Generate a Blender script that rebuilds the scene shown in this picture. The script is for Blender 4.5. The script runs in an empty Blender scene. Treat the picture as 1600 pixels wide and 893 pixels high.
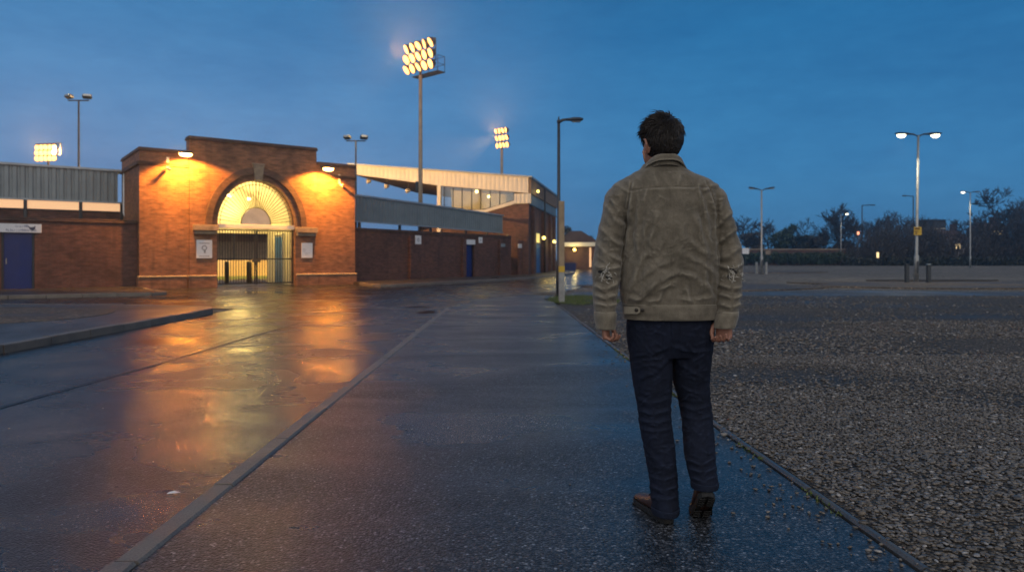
import bpy, bmesh, math, random
import numpy as np
from mathutils import Vector, Matrix, noise as mnoise
random.seed(7); RNG = np.random.default_rng(7)
S = bpy.context.scene; COL = S.collection
PI = math.pi; R = math.radians
CAMZ = 1.184; F = 1100.0; HY = 402.0
def ray_point(px, py, d):            # a measured place in the yard, d metres up the road
    return Vector(((px-800)/F*d, d, CAMZ+(HY-py)/F*d))
def ground_point(px, py):
    d = CAMZ*F/(py-HY); return Vector(((px-800)/F*d, d, 0))
# ------------------------------------------------------------------ mesh builder
class MB:
    def __init__(s): s.v=[]; s.f=[]; s.mi=[]
    def add(s, vs, fs, mi=0):
        o=len(s.v); s.v += [tuple(p) for p in vs]
        for f in fs: s.f.append([i+o for i in f]); s.mi.append(mi)
        return s
    def box(s, x0,x1,y0,y1,z0,z1, mi=0, M=None):
        vs=[(x,y,z) for z in (z0,z1) for y in (y0,y1) for x in (x0,x1)]
        if M is not None: vs=[M@Vector(p) for p in vs]
        return s.add(vs,[(0,2,3,1),(4,5,7,6),(0,1,5,4),(2,6,7,3),(0,4,6,2),(1,3,7,5)],mi)
    def cbox(s, x0,x1,y0,y1,z0,z1, b=0.01, mi=0, M=None):   # box with chamfered edges
        vs=[];
        for z in (0,1):
            for y in (0,1):
                for x in (0,1):
                    X=(x0,x1)[x];Y=(y0,y1)[y];Z=(z0,z1)[z]
                    sx=b*(1-2*x);sy=b*(1-2*y);sz=b*(1-2*z)
                    vs+= [(X,Y+sy,Z+sz),(X+sx,Y,Z+sz),(X+sx,Y+sy,Z)]
        if M is not None: vs=[M@Vector(p) for p in vs]
        bm=bmesh.new(); bv=[bm.verts.new(p) for p in vs]
        r=bmesh.ops.convex_hull(bm,input=bv)
        bmesh.ops.dissolve_limit(bm,angle_limit=0.01,verts=bm.verts,edges=bm.edges)
        bm.verts.index_update()
        s.add([v.co.copy() for v in bm.verts],[[v.index for v in f.verts] for f in bm.faces],mi); bm.free(); return s
    def tube(s, pts, rad, n=8, cap=True, mi=0, closed=False):
        pts=[Vector(p) for p in pts]; k=len(pts)
        if not isinstance(rad,(list,tuple)): rad=[rad]*k
        up=None; rings=[]
        for i,p in enumerate(pts):
            a=pts[max(i-1,0)] if not closed else pts[i-1]; b=pts[min(i+1,k-1)] if not closed else pts[(i+1)%k]
            t=(b-a)
            if t.length<1e-9: t=Vector((0,0,1))
            t.normalize()
            if up is None:
                up=Vector((0,1,0)) if abs(t.y)<0.8 else Vector((1,0,0))
            up=(up-t*up.dot(t))
            if up.length<1e-6: up=t.orthogonal()
            up.normalize(); sd=t.cross(up)
            r=rad[i]; ra,rb=(r if isinstance(r,(tuple,list)) else (r,r))
            rings.append([p+sd*(ra*math.cos(2*PI*j/n))+up*(rb*math.sin(2*PI*j/n)) for j in range(n)])
        vs=[q for r_ in rings for q in r_]; fs=[]
        for i in range(k if closed else k-1):
            i2=(i+1)%k
            for j in range(n):
                fs.append((i*n+j,i*n+(j+1)%n,i2*n+(j+1)%n,i2*n+j))
        if cap and not closed:
            fs.append(tuple(range(n))[::-1]); fs.append(tuple((k-1)*n+j for j in range(n)))
        return s.add(vs,fs,mi)
    def rings(s, rings, cap=True, mi=0):
        n=len(rings[0]); k=len(rings); vs=[q for r_ in rings for q in r_]; fs=[]
        for i in range(k-1):
            for j in range(n): fs.append((i*n+j,i*n+(j+1)%n,(i+1)*n+(j+1)%n,(i+1)*n+j))
        if cap: fs.append(tuple(range(n))[::-1]); fs.append(tuple((k-1)*n+j for j in range(n)))
        return s.add(vs,fs,mi)
    def lathe(s, prof, n=12, c=(0,0,0), mi=0):
        c=Vector(c)
        return s.rings([[c+Vector((r*math.cos(2*PI*j/n),r*math.sin(2*PI*j/n),z)) for j in range(n)] for r,z in prof],True,mi)
    def prism(s, poly, y0, y1, mi=0):      # polygon in (x,z), pushed along y
        n=len(poly); vs=[(x,y0,z) for x,z in poly]+[(x,y1,z) for x,z in poly]
        fs=[tuple(range(n)),tuple(range(2*n-1,n-1,-1))]+[(i,i+n,(i+1)%n+n,(i+1)%n) for i in range(n)]
        return s.add(vs,fs,mi)
    def slab(s, poly, z0, z1, mi=0):       # polygon in (x,y), pushed along z
        n=len(poly); vs=[(p[0],p[1],z1) for p in poly]+[(p[0],p[1],z0) for p in poly]
        fs=[tuple(range(n)),tuple(range(2*n-1,n-1,-1))]+[(i,i+n,(i+1)%n+n,(i+1)%n) for i in range(n)]
        return s.add(vs,fs,mi)
    def ball(s, c, r, n=10, m=7, mi=0, M=None):
        r=(r,r,r) if not isinstance(r,(tuple,list)) else r; c=Vector(c)
        vs=[]; fs=[]
        def P(a,b):
            q=Vector((r[0]*math.sin(a)*math.cos(b),r[1]*math.sin(a)*math.sin(b),r[2]*math.cos(a)))
            return c+(M@q if M is not None else q)
        vs.append(P(0,0))
        for i in range(1,m):
            for j in range(n): vs.append(P(PI*i/m,2*PI*j/n))
        vs.append(P(PI,0)); L=len(vs)-1
        for j in range(n): fs.append((0,1+j,1+(j+1)%n)); fs.append((L,L-n+(j+1)%n,L-n+j))
        for i in range(m-2):
            for j in range(n): fs.append((1+i*n+j,1+(i+1)*n+j,1+(i+1)*n+(j+1)%n,1+i*n+(j+1)%n))
        return s.add(vs,fs,mi)
    def mesh(s, name, mats, smooth=False, fix=True):
        me=bpy.data.meshes.new(name); me.from_pydata(s.v,[],s.f)
        for m in (mats if isinstance(mats,(list,tuple)) else [mats]): me.materials.append(m)
        if fix and len(s.v)<20000:
            bm=bmesh.new(); bm.from_mesh(me); bmesh.ops.recalc_face_normals(bm,faces=bm.faces); bm.to_mesh(me); bm.free()
        if len(me.polygons)==len(s.mi): me.polygons.foreach_set('material_index',s.mi)
        me.polygons.foreach_set('use_smooth',[smooth]*len(me.polygons)); me.update(); return me
    def build(s, name, mats, parent=None, smooth=False, fix=True):
        return link(name, s.mesh(name,mats,smooth,fix), parent)
def link(name, me, parent=None):
    o=bpy.data.objects.new(name,me); COL.objects.link(o)
    if parent is not None: o.parent=parent
    return o
def auto_smooth(o, deg=35):
    me=o.data; me.polygons.foreach_set('use_smooth',[True]*len(me.polygons))
    bm=bmesh.new(); bm.from_mesh(me)
    for e in bm.edges:
        e.smooth = not (len(e.link_faces)==2 and e.calc_face_angle(0)>R(deg))
    bm.to_mesh(me); bm.free(); return o
def tag(o, label=None, cat=None, group=None, kind=None):
    if label: o['label']=label
    if cat: o['category']=cat
    if group: o['group']=group
    if kind: o['kind']=kind
    return o
def thing(name, label, cat, loc=(0,0,0), rz=0, group=None):
    o=bpy.data.objects.new(name,None); o.empty_display_size=0.3; COL.objects.link(o)
    o.location=loc; o.rotation_euler=(0,0,rz); return tag(o,label,cat,group)
def dup(root, loc, rz=None, label=None, group=None):
    r=root.copy(); COL.objects.link(r); r.location=loc
    if rz is not None: r.rotation_euler=(0,0,rz)
    if label: r['label']=label
    if group: r['group']=group
    for ch in list(root.children):
        c=ch.copy(); COL.objects.link(c); c.parent=r
        for g in list(ch.children):
            d=g.copy(); COL.objects.link(d); d.parent=c
    return r
# ------------------------------------------------------------------ materials
class NT:
    def __init__(s, name):
        s.m=bpy.data.materials.new(name); s.m.use_nodes=True; s.t=s.m.node_tree; s.n=s.t.nodes
        s.b=s.n['Principled BSDF']
    def node(s, typ, **kw):
        n=s.n.new(typ)
        for k,v in kw.items():
            if k.startswith('i_'):
                key=k[2:]; key=int(key) if key.isdigit() else key
                n.inputs[key].default_value=v
            else: setattr(n,k,v)
        return n
    def l(s,a,b): s.t.links.new(a,b)
    def coord(s): return s.node('ShaderNodeTexCoord').outputs['Object']
    def pos(s): return s.node('ShaderNodeNewGeometry').outputs['Position']
    def scale(s, vec, sc):
        n=s.node('ShaderNodeMapping'); n.inputs['Scale'].default_value=sc if isinstance(sc,(tuple,list)) else (sc,)*3; s.l(vec,n.inputs[0]); return n.outputs[0]
    def noise(s, vec, sc, detail=4, rough=.55, dist=0):
        n=s.node('ShaderNodeTexNoise'); n.inputs['Scale'].default_value=sc; n.inputs['Detail'].default_value=detail
        n.inputs['Roughness'].default_value=rough; n.inputs['Distortion'].default_value=dist; s.l(vec,n.inputs['Vector']); return n.outputs['Fac']
    def ramp(s, fac, stops):
        n=s.node('ShaderNodeValToRGB'); e=n.color_ramp.elements
        while len(e)<len(stops): e.new(0.5)
        for q,(p,c) in zip(e,stops):
            q.position=p; q.color=(c if isinstance(c,(tuple,list)) else (c,c,c))[:3]+(1,) if isinstance(c,(tuple,list)) else (c,c,c,1)
        s.l(fac,n.inputs[0]); return n.outputs[0]
    def mix(s, fac, a, b, mode='MIX'):
        n=s.node('ShaderNodeMix',data_type='RGBA',blend_type=mode); 
        for sock,v in ((n.inputs[0],fac),(n.inputs[6],a),(n.inputs[7],b)):
            if hasattr(v,'is_linked'): s.l(v,sock)
            elif isinstance(v,(int,float)): sock.default_value = v if sock==n.inputs[0] else (v,v,v,1)
            else: sock.default_value=tuple(v)[:3]+(1,)
        return n.outputs[2]
    def math(s, op, a, b=0.0, clamp=False):
        n=s.node('ShaderNodeMath',operation=op,use_clamp=clamp)
        for sock,v in ((n.inputs[0],a),(n.inputs[1],b)):
            if hasattr(v,'is_linked'): s.l(v,sock)
            else: sock.default_value=v
        return n.outputs[0]
    def bump(s, h, strength, dist, prev=None):
        n=s.node('ShaderNodeBump'); n.inputs['Strength'].default_value=strength; n.inputs['Distance'].default_value=dist
        s.l(h,n.inputs['Height'])
        if prev is not None: s.l(prev,n.inputs['Normal'])
        return n.outputs[0]
    def set(s, base=None, rough=None, normal=None, metal=None, spec=None, coat=None):
        for k,v in (('Base Color',base),('Roughness',rough),('Normal',normal),('Metallic',metal),('Specular IOR Level',spec),('Coat Weight',coat)):
            if v is None: continue
            if hasattr(v,'is_linked'): s.l(v,s.b.inputs[k])
            elif k=='Base Color': s.b.inputs[k].default_value=tuple(v)[:3]+(1,)
            else: s.b.inputs[k].default_value=v
        return s.m
def plain(name, col, rough=.6, metal=0, var=.25, nscale=6, bump=.15, spec=.5):
    t=NT(name); c=t.coord(); f=t.noise(c,nscale,5)
    d=tuple(x*(1-var) for x in col); l=tuple(min(1,x*(1+var)) for x in col)
    base=t.ramp(f,[(.3,d),(.7,l)])
    rr=t.ramp(t.noise(c,nscale*3,3),[(.3,max(0,rough-.1)),(.7,min(1,rough+.1))])
    return t.set(base,rr,t.bump(t.noise(c,nscale*14,3),bump,.004),metal,spec)
def emit(name, col, strength):   # lamps, lit windows, and the glow put on the terrace's inner wall
    t=NT(name); t.b.inputs['Base Color'].default_value=(*[x*.8 for x in col],1)
    t.b.inputs['Emission Color'].default_value=(*col,1); t.b.inputs['Emission Strength'].default_value=strength; return t.m
def brick(name, c1, c2, mortar, rough=.75, bump=.6):
    t=NT(name); c=t.coord(); sp=t.node('ShaderNodeSeparateXYZ'); t.l(c,sp.inputs[0])
    cb=t.node('ShaderNodeCombineXYZ'); t.l(t.math('ADD',sp.outputs[0],sp.outputs[1]),cb.inputs[0]); t.l(sp.outputs[2],cb.inputs[1])
    w=t.node('ShaderNodeVectorMath',operation='ADD'); t.l(cb.outputs[0],w.inputs[0])
    nz=t.node('ShaderNodeTexNoise'); nz.inputs['Scale'].default_value=1.6; t.l(c,nz.inputs['Vector'])
    vm=t.node('ShaderNodeVectorMath',operation='SCALE'); vm.inputs['Scale'].default_value=.012; t.l(nz.outputs['Color'],vm.inputs[0]); t.l(vm.outputs[0],w.inputs[1])
    b=t.node('ShaderNodeTexBrick'); t.l(w.outputs[0],b.inputs['Vector'])
    b.inputs['Scale'].default_value=1; b.inputs['Brick Width'].default_value=.225; b.inputs['Row Height'].default_value=.075
    b.inputs['Mortar Size'].default_value=.007; b.inputs['Mortar Smooth'].default_value=.25; b.inputs['Bias'].default_value=-.1
    b.inputs['Color1'].default_value=(*c1,1); b.inputs['Color2'].default_value=(*c2,1); b.inputs['Mortar'].default_value=(*mortar,1)
    n1=t.noise(c,.55,6,.65); n2=t.noise(t.scale(c,(2.5,2.5,8)),1.2,4); n3=t.noise(t.scale(c,(3,3,.25)),1.1,4)
    col=t.mix(1,b.outputs['Color'],t.ramp(n1,[(.28,(.42,.42,.46)),(.5,(1,1,1)),(.75,(1.35,1.25,1.1))]),'MULTIPLY')
    col=t.mix(1,col,t.ramp(n2,[(.35,(.6,.58,.56)),(.6,(1.1,1.1,1.1))]),'MULTIPLY')
    col=t.mix(t.ramp(n3,[(.58,0.),(.72,.35)]),col,(.02,.018,.016))          # old rain streaks
    h=t.math('ADD',b.outputs['Fac'],t.math('MULTIPLY',t.noise(c,40,3),-.6))
    return t.set(col,rough,t.bump(t.math("MULTIPLY",h,-1),bump,.008))
def asphalt(name, base, lo, hi, patch=.35, tint=(1,1,1), bump=.5, bs=110, stretch=(1,.45,1), spec=.5):
    t=NT(name); p=t.pos(); g=t.noise(t.scale(p,stretch),patch,4,.55,.5); g2=t.noise(p,1.7,4)
    gr=t.node('ShaderNodeTexVoronoi'); gr.inputs['Scale'].default_value=bs; t.l(p,gr.inputs['Vector'])
    sc=t.node('ShaderNodeSeparateColor'); t.l(gr.outputs['Color'],sc.inputs[0])
    col=t.ramp(sc.outputs[0],[(0,tuple(base*.35*x for x in tint)),(.5,tuple(base*.9*x for x in tint)),(.85,tuple(base*1.7*x for x in tint)),(.97,tuple(base*3.2*x for x in tint)),(1,tuple(base*6*x for x in tint))])
    col=t.mix(1,col,t.ramp(gr.outputs['Distance'],[(.15,1.15),(.8,.35)]),'MULTIPLY')
    col=t.mix(1,col,t.ramp(g2,[(.3,.75),(.7,1.2)]),'MULTIPLY'); col=t.mix(1,col,t.ramp(g,[(.35,.75),(.7,1.25)]),'MULTIPLY')
    f=t.math('ADD',t.math('MULTIPLY',g,.85),t.math('MULTIPLY',g2,.15))
    ro=t.ramp(f,[(.36,lo),(.64,hi)]); wet=t.ramp(f,[(.36,.4),(.62,1.)])
    h=t.math('ADD',t.math('MULTIPLY',gr.outputs['Distance'],-1),t.math('MULTIPLY',t.noise(p,bs*2.2,2),.5))
    b1=t.node('ShaderNodeBump'); b1.inputs['Distance'].default_value=.9/bs; t.l(h,b1.inputs['Height']); t.l(t.math('MULTIPLY',wet,bump),b1.inputs['Strength'])
    b3=t.bump(t.noise(t.scale(p,(1,.5,1)),5,3),.10,.012,b1.outputs[0])
    return t.set(col,ro,b3,0,t.ramp(f,[(.36,spec),(.64,spec*.6)]))
M={}
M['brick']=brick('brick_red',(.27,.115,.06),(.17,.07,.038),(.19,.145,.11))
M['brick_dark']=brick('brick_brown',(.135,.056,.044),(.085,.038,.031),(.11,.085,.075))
M['brick_edge']=brick('brick_coping',(.10,.052,.04),(.07,.038,.03),(.09,.075,.065))
M['stone']=plain('weathered_stone',(.24,.19,.14),.8,0,.3,4)
M['plinth']=plain('plinth_stone',(.42,.33,.21),.7,0,.3,3)
M['ring']=brick('arch_brick',(.12,.06,.048),(.085,.045,.036),(.11,.085,.07))
M['cream']=plain('cream_plaster',(.66,.60,.46),.65,0,.12,2)
M['offwhite']=plain('offwhite_paint',(.78,.74,.62),.5,0,.08,3)
M['iron']=plain('dark_iron',(.022,.022,.024),.45,.3,.2,12)
M['clad']=plain('grey_cladding',(.23,.27,.29),.45,.2,.14,1.3,.05)
M['clad_blue']=plain('bluegrey_cladding',(.17,.22,.25),.5,.2,.14,1.3,.05)
M['clad_cream']=plain('cream_cladding',(.62,.58,.5),.55,0,.1,1.1,.05)
M['flash']=plain('metal_flashing',(.33,.37,.4),.4,.4,.15,3,.05)
M['steel']=plain('galvanised_steel',(.30,.31,.31),.45,.5,.2,5,.05)
M['mast']=plain('dull_mast_paint',(.30,.235,.17),.6,.0,.2,3,.05)
M['steel_dark']=plain('painted_dark_steel',(.045,.052,.06),.45,.3,.2,6,.05)
M['black']=plain('black_plastic',(.016,.017,.019),.5,0,.2,8,.05)
M['navy']=plain('navy_door_paint',(.005,.018,.13),.4,0,.12,2,.05)
M['teal']=plain('teal_door_paint',(.02,.10,.30),.4,0,.12,2,.05)
M['white']=plain('white_sign',(.70,.72,.75),.45,0,.04,3,.03)
M['ink']=plain('sign_ink',(.03,.04,.08),.5,0,.05,3,.0)
M['pvc']=plain('white_pvc',(.6,.62,.64),.35,0,.08,3,.03)
M['soffit']=plain('brown_soffit',(.20,.13,.075),.7,0,.2,1,.05)
M['roof_tile']=plain('roof_tile',(.075,.042,.032),.8,0,.3,3,.3)
M['yellow']=plain('yellow_paint',(.55,.36,.03),.45,0,.08,4,.03)
M['timber']=plain('pale_timber',(.30,.23,.15),.75,0,.25,3,.2)
M['road']=asphalt('wet_road',.026,.17,.33,.9,(.92,1,1.16),.28,85,(.8,1,1))
M['path']=asphalt('wet_footway',.060,.24,.42,.8,(.93,1,1.13),.45,90,(.55,1.4,1))
M['yard']=asphalt('yard_asphalt',.19,.7,.95,.10,(1.08,1,.9),.3,45,(.3,1.4,1),.02)
M['strip']=asphalt('wet_strip',.11,.35,.6,.5,(1,1,1),.2,60,(1,.45,1),.15)
M['pave']=asphalt('kerbside_footway',.05,.25,.55,.5,(1.05,1,1),.4,105)
def kerbmat(name,c,lo,hi):
    t=NT(name); p=t.pos(); n=t.noise(p,2.2,6,.7); f=t.noise(p,120,3)
    col=t.mix(1,t.ramp(n,[(.3,tuple(x*.55 for x in c)),(.7,tuple(x*1.25 for x in c))]),t.ramp(f,[(.3,.7),(.7,1.25)]),'MULTIPLY')
    return t.set(col,t.ramp(n,[(.35,lo),(.7,hi)]),t.bump(f,.35,.003,t.bump(t.noise(p,14,4),.4,.01)))
M['kerb']=kerbmat('wet_concrete_kerb',(.17,.15,.13),.35,.7)
M['edging']=kerbmat('concrete_edging',(.085,.088,.09),.3,.6)
def gravelmat(name, dark, light, sc, bump=1.0, patchy=True, rough=.6):
    t=NT(name); p=t.pos(); v=t.node('ShaderNodeTexVoronoi'); v.inputs['Scale'].default_value=sc; t.l(p,v.inputs['Vector'])
    sp=t.node('ShaderNodeSeparateColor'); t.l(v.outputs['Color'],sp.inputs[0])
    col=t.ramp(sp.outputs[0],[(0,dark),(.55,tuple((a+b)/2 for a,b in zip(dark,light))),(.93,light),(1,tuple(min(1,x*2.2) for x in light))])
    big=t.noise(t.scale(p,(.5,1,1)),.35,6,.6)
    if patchy: col=t.mix(1,col,t.ramp(big,[(.33,(.45,.46,.5)),(.62,(1.15,1.1,1.05))]),'MULTIPLY')
    col=t.mix(1,col,t.ramp(v.outputs['Distance'],[(.1,1.1),(.75,.35)]),'MULTIPLY')
    ro=t.ramp(big,[(.3,rough-.25),(.55,rough+.1)])
    return t.set(col,ro,t.bump(t.math('MULTIPLY',v.outputs['Distance'],-1),bump,.03),0,.2)
M['gravel']=gravelmat('gravel_bed',(.05,.044,.038),(.27,.235,.19),44)
M['gravel_far']=gravelmat('brown_gravel',(.11,.088,.066),(.30,.245,.185),20,.5)
def pebblemat():
    t=NT('pebble_stone'); g=t.node('ShaderNodeNewGeometry'); r=g.outputs['Random Per Island']
    col=t.ramp(r,[(0,(.075,.066,.057)),(.3,(.125,.110,.094)),(.5,(.14,.132,.122)),(.7,(.17,.138,.104)),(.85,(.195,.18,.162)),(.95,(.215,.20,.185)),(1,(.40,.385,.37))])
    n=t.noise(g.outputs['Position'],120,3); col=t.mix(1,col,t.ramp(n,[(.3,.7),(.7,1.2)]),'MULTIPLY')
    ro=t.ramp(r,[(0,.3),(.5,.55),(1,.38)])
    return t.set(col,ro,t.bump(n,.2,.002))
M['pebble']=pebblemat()
M['soil']=plain('dark_soil',(.035,.028,.02),.9,0,.3,3,.4)
M['grass_base']=plain('grass_base',(.03,.042,.014),.9,0,.3,3,.5)
def leafmat(name, a, b):
    t=NT(name); g=t.node('ShaderNodeNewGeometry'); col=t.ramp(g.outputs['Random Per Island'],[(0,a),(1,b)])
    m=t.set(col,.6); return m
M['grass']=leafmat('grass_blade',(.05,.085,.015),(.14,.18,.05))
M['leaf_dark']=leafmat('dark_leaf',(.012,.016,.010),(.035,.038,.022))
M['leaf_brown']=leafmat('brown_leaf',(.02,.016,.012),(.05,.038,.026))
M['leaf_green']=leafmat('hedge_leaf',(.015,.03,.010),(.04,.062,.02))
M['bark']=plain('bark',(.035,.028,.024),.9,0,.3,6,.4)
M['pitch']=plain('pitch_grass',(.16,.20,.03),.9,0,.25,3,.3)
t=NT('puddle_water'); t.b.inputs['Base Color'].default_value=(.012,.011,.01,1); M['puddle']=t.set((.012,.011,.01),.04,t.bump(t.noise(t.pos(),9,2),.05,.004))
# ================================================================== THE SETTING
FO=Vector((-14.35,27.1,0)); FA=math.atan2(.605,.796)             # gatehouse corner and heading of its front
def rot2(v,a): c,s=math.cos(a),math.sin(a); return Vector((v[0]*c-v[1]*s, v[0]*s+v[1]*c, v[2] if len(v)>2 else 0))
def in_front(x,y,z=0): return FO+rot2((x,y,z),FA)
RO=in_front(8.90,.40); RA=math.atan2(.863,.505)
def in_right(x,y,z=0): return RO+rot2((x,y,z),RA)
GO=Vector((1.1,46.5,0)); GA=-math.atan2(.18,.98)
def in_stand(x,y,z=0): return GO+rot2((x,y,z),GA)
def along(px, O, a):                                              # how far along a wall a measured sight line meets it
    k=(px-800)/F; c,s=math.cos(a),math.sin(a); return (k*O.y-O.x)/(c-k*s)
def structure(name, mb, m, smooth=False):
    o=mb.build(name,m,None,smooth); o['kind']='structure'; return o
def smooth_poly(pts, it=2, closed=False):
    pts=[Vector((p[0],p[1],0)) for p in pts]
    for _ in range(it):
        q=[pts[0]]
        for a,b in zip(pts,pts[1:]): q += [a*.75+b*.25,a*.25+b*.75]
        q.append(pts[-1]); pts=q
    return pts
def strip_poly(path, w):                                          # a band beside a path line
    L=[];Rr=[]
    for i,p in enumerate(path):
        a=path[max(i-1,0)]; b=path[min(i+1,len(path)-1)]; t=(b-a).normalized(); n=Vector((-t.y,t.x,0))
        L.append(p+n*w/2); Rr.append(p-n*w/2)
    return L,Rr
def kerb_run(name, path, w, z0, z1, m, joint=.915):
    # kerb stones laid end to end: a chamfered band with a fine joint between stones
    path=[Vector((p[0],p[1],0)) for p in path]; mb=MB(); seg=[0]
    for a,b in zip(path,path[1:]): seg.append(seg[-1]+(b-a).length)
    def at(s):
        for i in range(len(path)-1):
            if s<=seg[i+1] or i==len(path)-2:
                u=(s-seg[i])/max(1e-6,seg[i+1]-seg[i]); return path[i].lerp(path[i+1],u),(path[i+1]-path[i]).normalized()
    n=max(1,int(seg[-1]/joint)); rnd=random.Random(len(name))
    for k in range(n):
        s0=seg[-1]*k/n+.007; s1=seg[-1]*(k+1)/n-.007; rr=[]
        dz=rnd.uniform(-.004,.004); dx=rnd.uniform(-.005,.005)
        for s_ in (s0,(s0+s1)/2,s1):
            p,t=at(s_); nn=Vector((-t.y,t.x,0)); c=.012
            rr.append([p+nn*(o+dx)+Vector((0,0,z+dz)) for o,z in ((-w/2,z0),(w/2,z0),(w/2,z1-c),(w/2-c,z1),(-w/2+c,z1),(-w/2,z1-c))])
        mb.rings(rr)
    return structure(name,mb,m)
# the ground out to the horizon
g=MB(); g.slab([(-300,-60),(300,-60),(300,330),(-300,330)],-.6,-.05); structure('ground',g,M['yard'])
# road with the forecourt of the gate, and the bend to the right past the lamp post
rd=MB(); rd.slab([(-6.5,-14),(-1.5,-14),(-1.5,17),(-.2,21.5),(1.6,24.2),(3.2,30),(6.5,36),(8.6,38.5),(10.2,44),(9.6,51),(8.6,62),(8,95),(4,95),(3.4,60),(.2,44),(-7,32.3),(-14.5,27.3),(-32,13.6),(-22,9),(-14,16.8),(-6.5,16.8)],-.3,-.03); structure('road',rd,M['road'])
jt=MB(); L_,R_=strip_poly([Vector((-4.15,5.5,0)),Vector((-4.02,8.2,0)),Vector((-4.0,10.6,0)),Vector((-3.93,13.2,0))],.07); jt.slab(L_+R_[::-1],-.031,-.026); structure('road_joint',jt,M['iron'])
# footway the man walks on
fw=MB(); fw.slab([(-1.44,-14),(1.62,-14),(1.53,2.6),(1.41,4.86),(1.31,9.1),(1.12,17.4),(1.1,19.5),(1.35,21.6),(.4,22.6),(-.7,20.6),(-1.44,17.6)],-.2,0); structure('footway',fw,M['path'])
kerb_run('kerb',[(-1.5,-13),(-1.5,5),(-1.5,16.6)],.11,-.2,.008,M['kerb'])
kerb_run('bend_kerb',smooth_poly([(-.75,20.4),(-.3,21.7),(.45,22.8),(1.5,23.6)],2),.125,-.2,.03,M['kerb'])
kerb_run('path_edging',[(1.68,-13),(1.575,2.6),(1.455,4.86),(1.355,9.1),(1.165,17.4)],.042,-.2,.010,M['edging'])
# raised island footway on the left of the road with its gravel bed
isl=smooth_poly([(-6.52,-14),(-6.5,8),(-6.5,13.0),(-6.5,14.7),(-6.62,15.7),(-7.4,16.1),(-9.2,16.45),(-13.5,16.9)],2)
ip=[(p.x-.06,p.y) for p in isl]+[(-22,10),(-30,2),(-30,-14)]
ib=MB(); ib.slab(ip,-.3,.078); structure('island_footway',ib,M['pave'])
kerb_run('island_kerb',isl,.13,-.3,.085,M['kerb'])
gp=smooth_poly([(-8.7,11.6),(-7.75,12.7),(-8.0,14.4),(-8.9,15.35),(-11.5,15.7),(-14,15.9)],2)
gb=MB(); gb.slab([(p.x,p.y) for p in gp]+[(-15,12.4)],0,.086); structure('gravel_bed',gb,M['gravel_far'])
# raised footways along the two boundary walls
lk=smooth_poly([(-27,11.9),(-19.8,17.6),(-15,20.75),(-12.2,22.05),(-11.2,22.5),(-11.3,23.1),(-12.6,24.4),(-13.7,26.2)],2)
a_=MB(); a_.slab([(p.x,p.y+.05) for p in lk]+[tuple(in_front(-.1,.3)[:2]),tuple(in_front(-21,.3)[:2])],-.3,.07); structure('left_footway',a_,M['pave'])
kerb_run('left_kerb',lk,.13,-.3,.076,M['kerb'])
rk=smooth_poly([(-6.75,31.4),(-5.95,29.6),(-5.4,28.9),(-4.6,29.6),(-1.5,34.9),(2.57,43.2),(4.6,51.5),(5.3,61.5)],2)
a_=MB(); a_.slab([(p.x-.04,p.y+.04) for p in rk]+[(3.8,61.5),(1.15,46.4),(.5,45.3),tuple(in_right(0,.02)[:2])],-.3,.07); structure('right_footway',a_,M['pave'])
kerb_run('right_kerb',rk,.13,-.3,.076,M['kerb'])
# the big gravel parking ground on the right, the wet strip behind it and the patches beyond
lot=MB(); lot.slab([(1.70,-14),(1.60,2.6),(1.48,4.86),(1.38,9.1),(1.19,17.4),(1.35,19.4),(2.3,20.6),(2.6,21.7),(14,21.75),(70,22.2),(70,-14)],-.3,.004); structure('gravel_ground',lot,M['gravel'])
st=MB(); st.slab([(1.7,21.9),(2.6,21.75),(14,21.82),(70,22.3),(70,24.5),(18,24.1),(11,25.6),(7,24.0),(2.2,24.2)],-.3,-.001); structure('wet_path',st,M['strip'])
def blob(cx,cy,rx,ry,n=22,seed=0):
    r=random.Random(seed); ph=[r.uniform(0,6.28) for _ in range(3)]
    return [(cx+rx*math.cos(t)*(1+.12*math.sin(3*t+ph[0])+.07*math.sin(7*t+ph[1])),cy+ry*math.sin(t)*(1+.15*math.sin(2*t+ph[2])+.06*math.sin(5*t+ph[0]))) for t in [2*PI*i/n for i in range(n)]]
pt=MB(); pt.slab(blob(27,30.5,15.5,4.6,30,3),-.3,.006); structure('gravel_patch',pt,M['gravel_far'])
pt=MB(); pt.slab(blob(8.0,30.0,4.6,4.3,26,5),-.3,.002); structure('gravel_patch',pt,M['gravel_far'])
pt=MB(); pt.slab(blob(20,58,5.5,3.6,22,8),-.3,.004); structure('gravel_patch',pt,M['gravel_far'])
pt=MB(); pt.slab(blob(22,37.2,3.2,1.1,22,9),-.3,.011); structure('gravel_patch',pt,M['soil'])
# far verge under the hedges
vg=MB(); vg.slab([(-40,118),(120,106),(260,118),(260,280),(-40,280)],-.3,.0); structure('verge',vg,M['grass_base'])
# grass tuft ground at the lamp post
gs=MB(); gs.slab(blob(1.95,19.4,.95,2.0,20,2),-.2,.012); structure('grass_verge',gs,M['grass_base'])
mb=MB()
for i in range(5200):
    a=random.uniform(0,2*PI); q=math.sqrt(random.random()); x=1.95+.97*q*math.cos(a); y=19.4+2.0*q*math.sin(a)
    if mnoise.noise(Vector((x*2.1,y*1.4,3)))<-.25: continue
    h=random.uniform(.03,.10); d=random.uniform(0,PI); w=.006; dx,dy=w*math.cos(d),w*math.sin(d); lx,ly=random.uniform(-.03,.03),random.uniform(-.03,.03)
    mb.add([(x-dx,y-dy,.005),(x+dx,y+dy,.005),(x+lx,y+ly,h)],[(0,1,2)])
tag(mb.build('grass',M['grass'],fix=False),'patch of short green grass round the foot of the timber post','grass',kind='stuff')
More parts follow.
